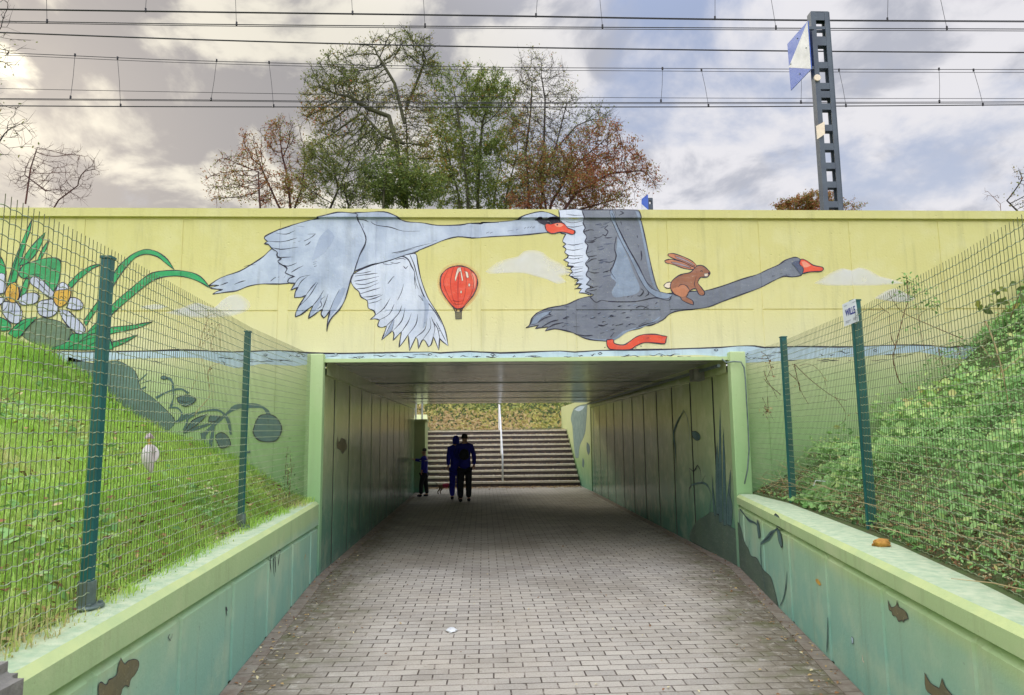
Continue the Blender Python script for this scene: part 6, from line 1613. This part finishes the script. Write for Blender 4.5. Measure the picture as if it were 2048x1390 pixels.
    if hat == 'hood': skin('hood', [w_(0, -.012, .845), w_(0, -.012, .91), w_(0, -.004, .965), w_(0, .01, .99)], [(0, 1), (1, 2), (2, 3)], [(.062 * h, .056 * h), (.062 * h, .06 * h), (.054 * h, .054 * h), (.03 * h, .03 * h)], coat, root)
    elif hat == 'hair': skin('hair', [w_(0, -.022, .90), w_(0, -.01, .95), w_(0, .006, .982)], [(0, 1), (1, 2)], [(.05 * h, .042 * h), (.052 * h, .052 * h), (.036 * h, .036 * h)], M['hairb'], root)
    else: skin('beanie', [w_(0, -.004, .94), w_(0, -.004, .98), w_(0, -.006, 1.01)], [(0, 1), (1, 2)], [(.06 * h, .062 * h), (.052 * h, .054 * h), .025 * h], M['knit'], root)
    if bag: b3 = skin('backpack', [w_(.0, -.10, .60), w_(0, -.115, .68), w_(0, -.10, .77)], [(0, 1), (1, 2)], [(.075 * h, .05 * h), (.08 * h, .055 * h), (.06 * h, .04 * h)], M['blk'], root)
    return root


down = [((-.118, -.01, .66), (-.118, .03, .53), (-.118, .045, .49)), ((.118, -.01, .66), (.118, .03, .53), (.118, .045, .49))]
link1 = [((-.118, -.01, .66), (-.118, .03, .53), (-.118, .045, .49)), ((.15, .0, .68), (.14, .08, .60), (.12, .11, .58))]
link2 = [((-.13, .03, .67), (-.07, .10, .62), (-.03, .11, .62)), ((.14, -.01, .66), (.135, .04, .53), (.132, .055, .49))]
person((-.68, 17.5, 0), 1.60, 0.05, 'adult in a hooded blue coat walking away, left of the pair', M['navy2'], M['jeans'], 'hood', link1, .07, 'walking pair', coatlen=.36)
person((-.45, 17.0, 0), 1.66, -.03, 'taller adult with a dark backpack walking away, right of the pair', M['navy'], M['blk'], 'hair', link2, -.05, 'walking pair', bag=True)
person((-1.56, 18.6, 0), 1.26, 1.35, 'child in a grey hat touching the tunnel wall with one arm', M['navy2'], M['blk'], 'beanie',
       [((-.13, -.02, .67), (-.12, .01, .55), (-.118, .02, .5)), ((.12, .13, .74), (.06, .23, .765), (.05, .275, .775))], .05, stripe=True)
d0 = Vector((-1.02, 19.2, 0)); dg = empty('dog', tuple(d0), 'small brown dog in a red coat beside the child', 'dog')
W_ = lambda x, y, z: d0 + Vector((x, y, z))
P5 = [W_(-.16, 0, .22), W_(-.02, 0, .225), W_(.13, 0, .23), W_(.21, 0, .29), W_(.27, 0, .33), W_(.34, 0, .31), W_(-.22, 0, .26), W_(-.29, 0, .33)]
rd = [.055, .05, .065, .04, .045, .02, .014, .008]; e5 = [(0, 1), (1, 2), (2, 3), (3, 4), (4, 5), (0, 6), (6, 7)]
for x_, s_ in ((-.16, -1), (-.16, 1), (.13, -1), (.13, 1)):
    b_ = len(P5); f_ = .03 * s_
    if x_ < 0: P5 += [W_(x_ + .03 + f_, s_ * .045, .15), W_(x_ - .03 + f_, s_ * .045, .08), W_(x_ - .01 + f_, s_ * .045, .012)]
    else: P5 += [W_(x_ + f_ * .5, s_ * .045, .14), W_(x_ + .01 + f_, s_ * .045, .07), W_(x_ + .02 + f_, s_ * .045, .012)]
    rd += [.026, .014, .014]; e5 += [(0 if x_ < 0 else 2, b_), (b_, b_ + 1), (b_ + 1, b_ + 2)]
db = skin('body', P5, e5, rd, M['fur'], dg, root=1)
mb = MB()
for s_ in (-1, 1): mb = MB().tube([W_(.25, s_ * .025, .36), W_(.235, s_ * .035, .395)], [.018, .005], 6); mb.build('ear', M['fur'], dg)
skin('dog_coat', [W_(-.12, 0, .235), W_(0, 0, .235), W_(.13, 0, .242)], [(0, 1), (1, 2)], [.062, .063, .075], M['redcoat'], dg)
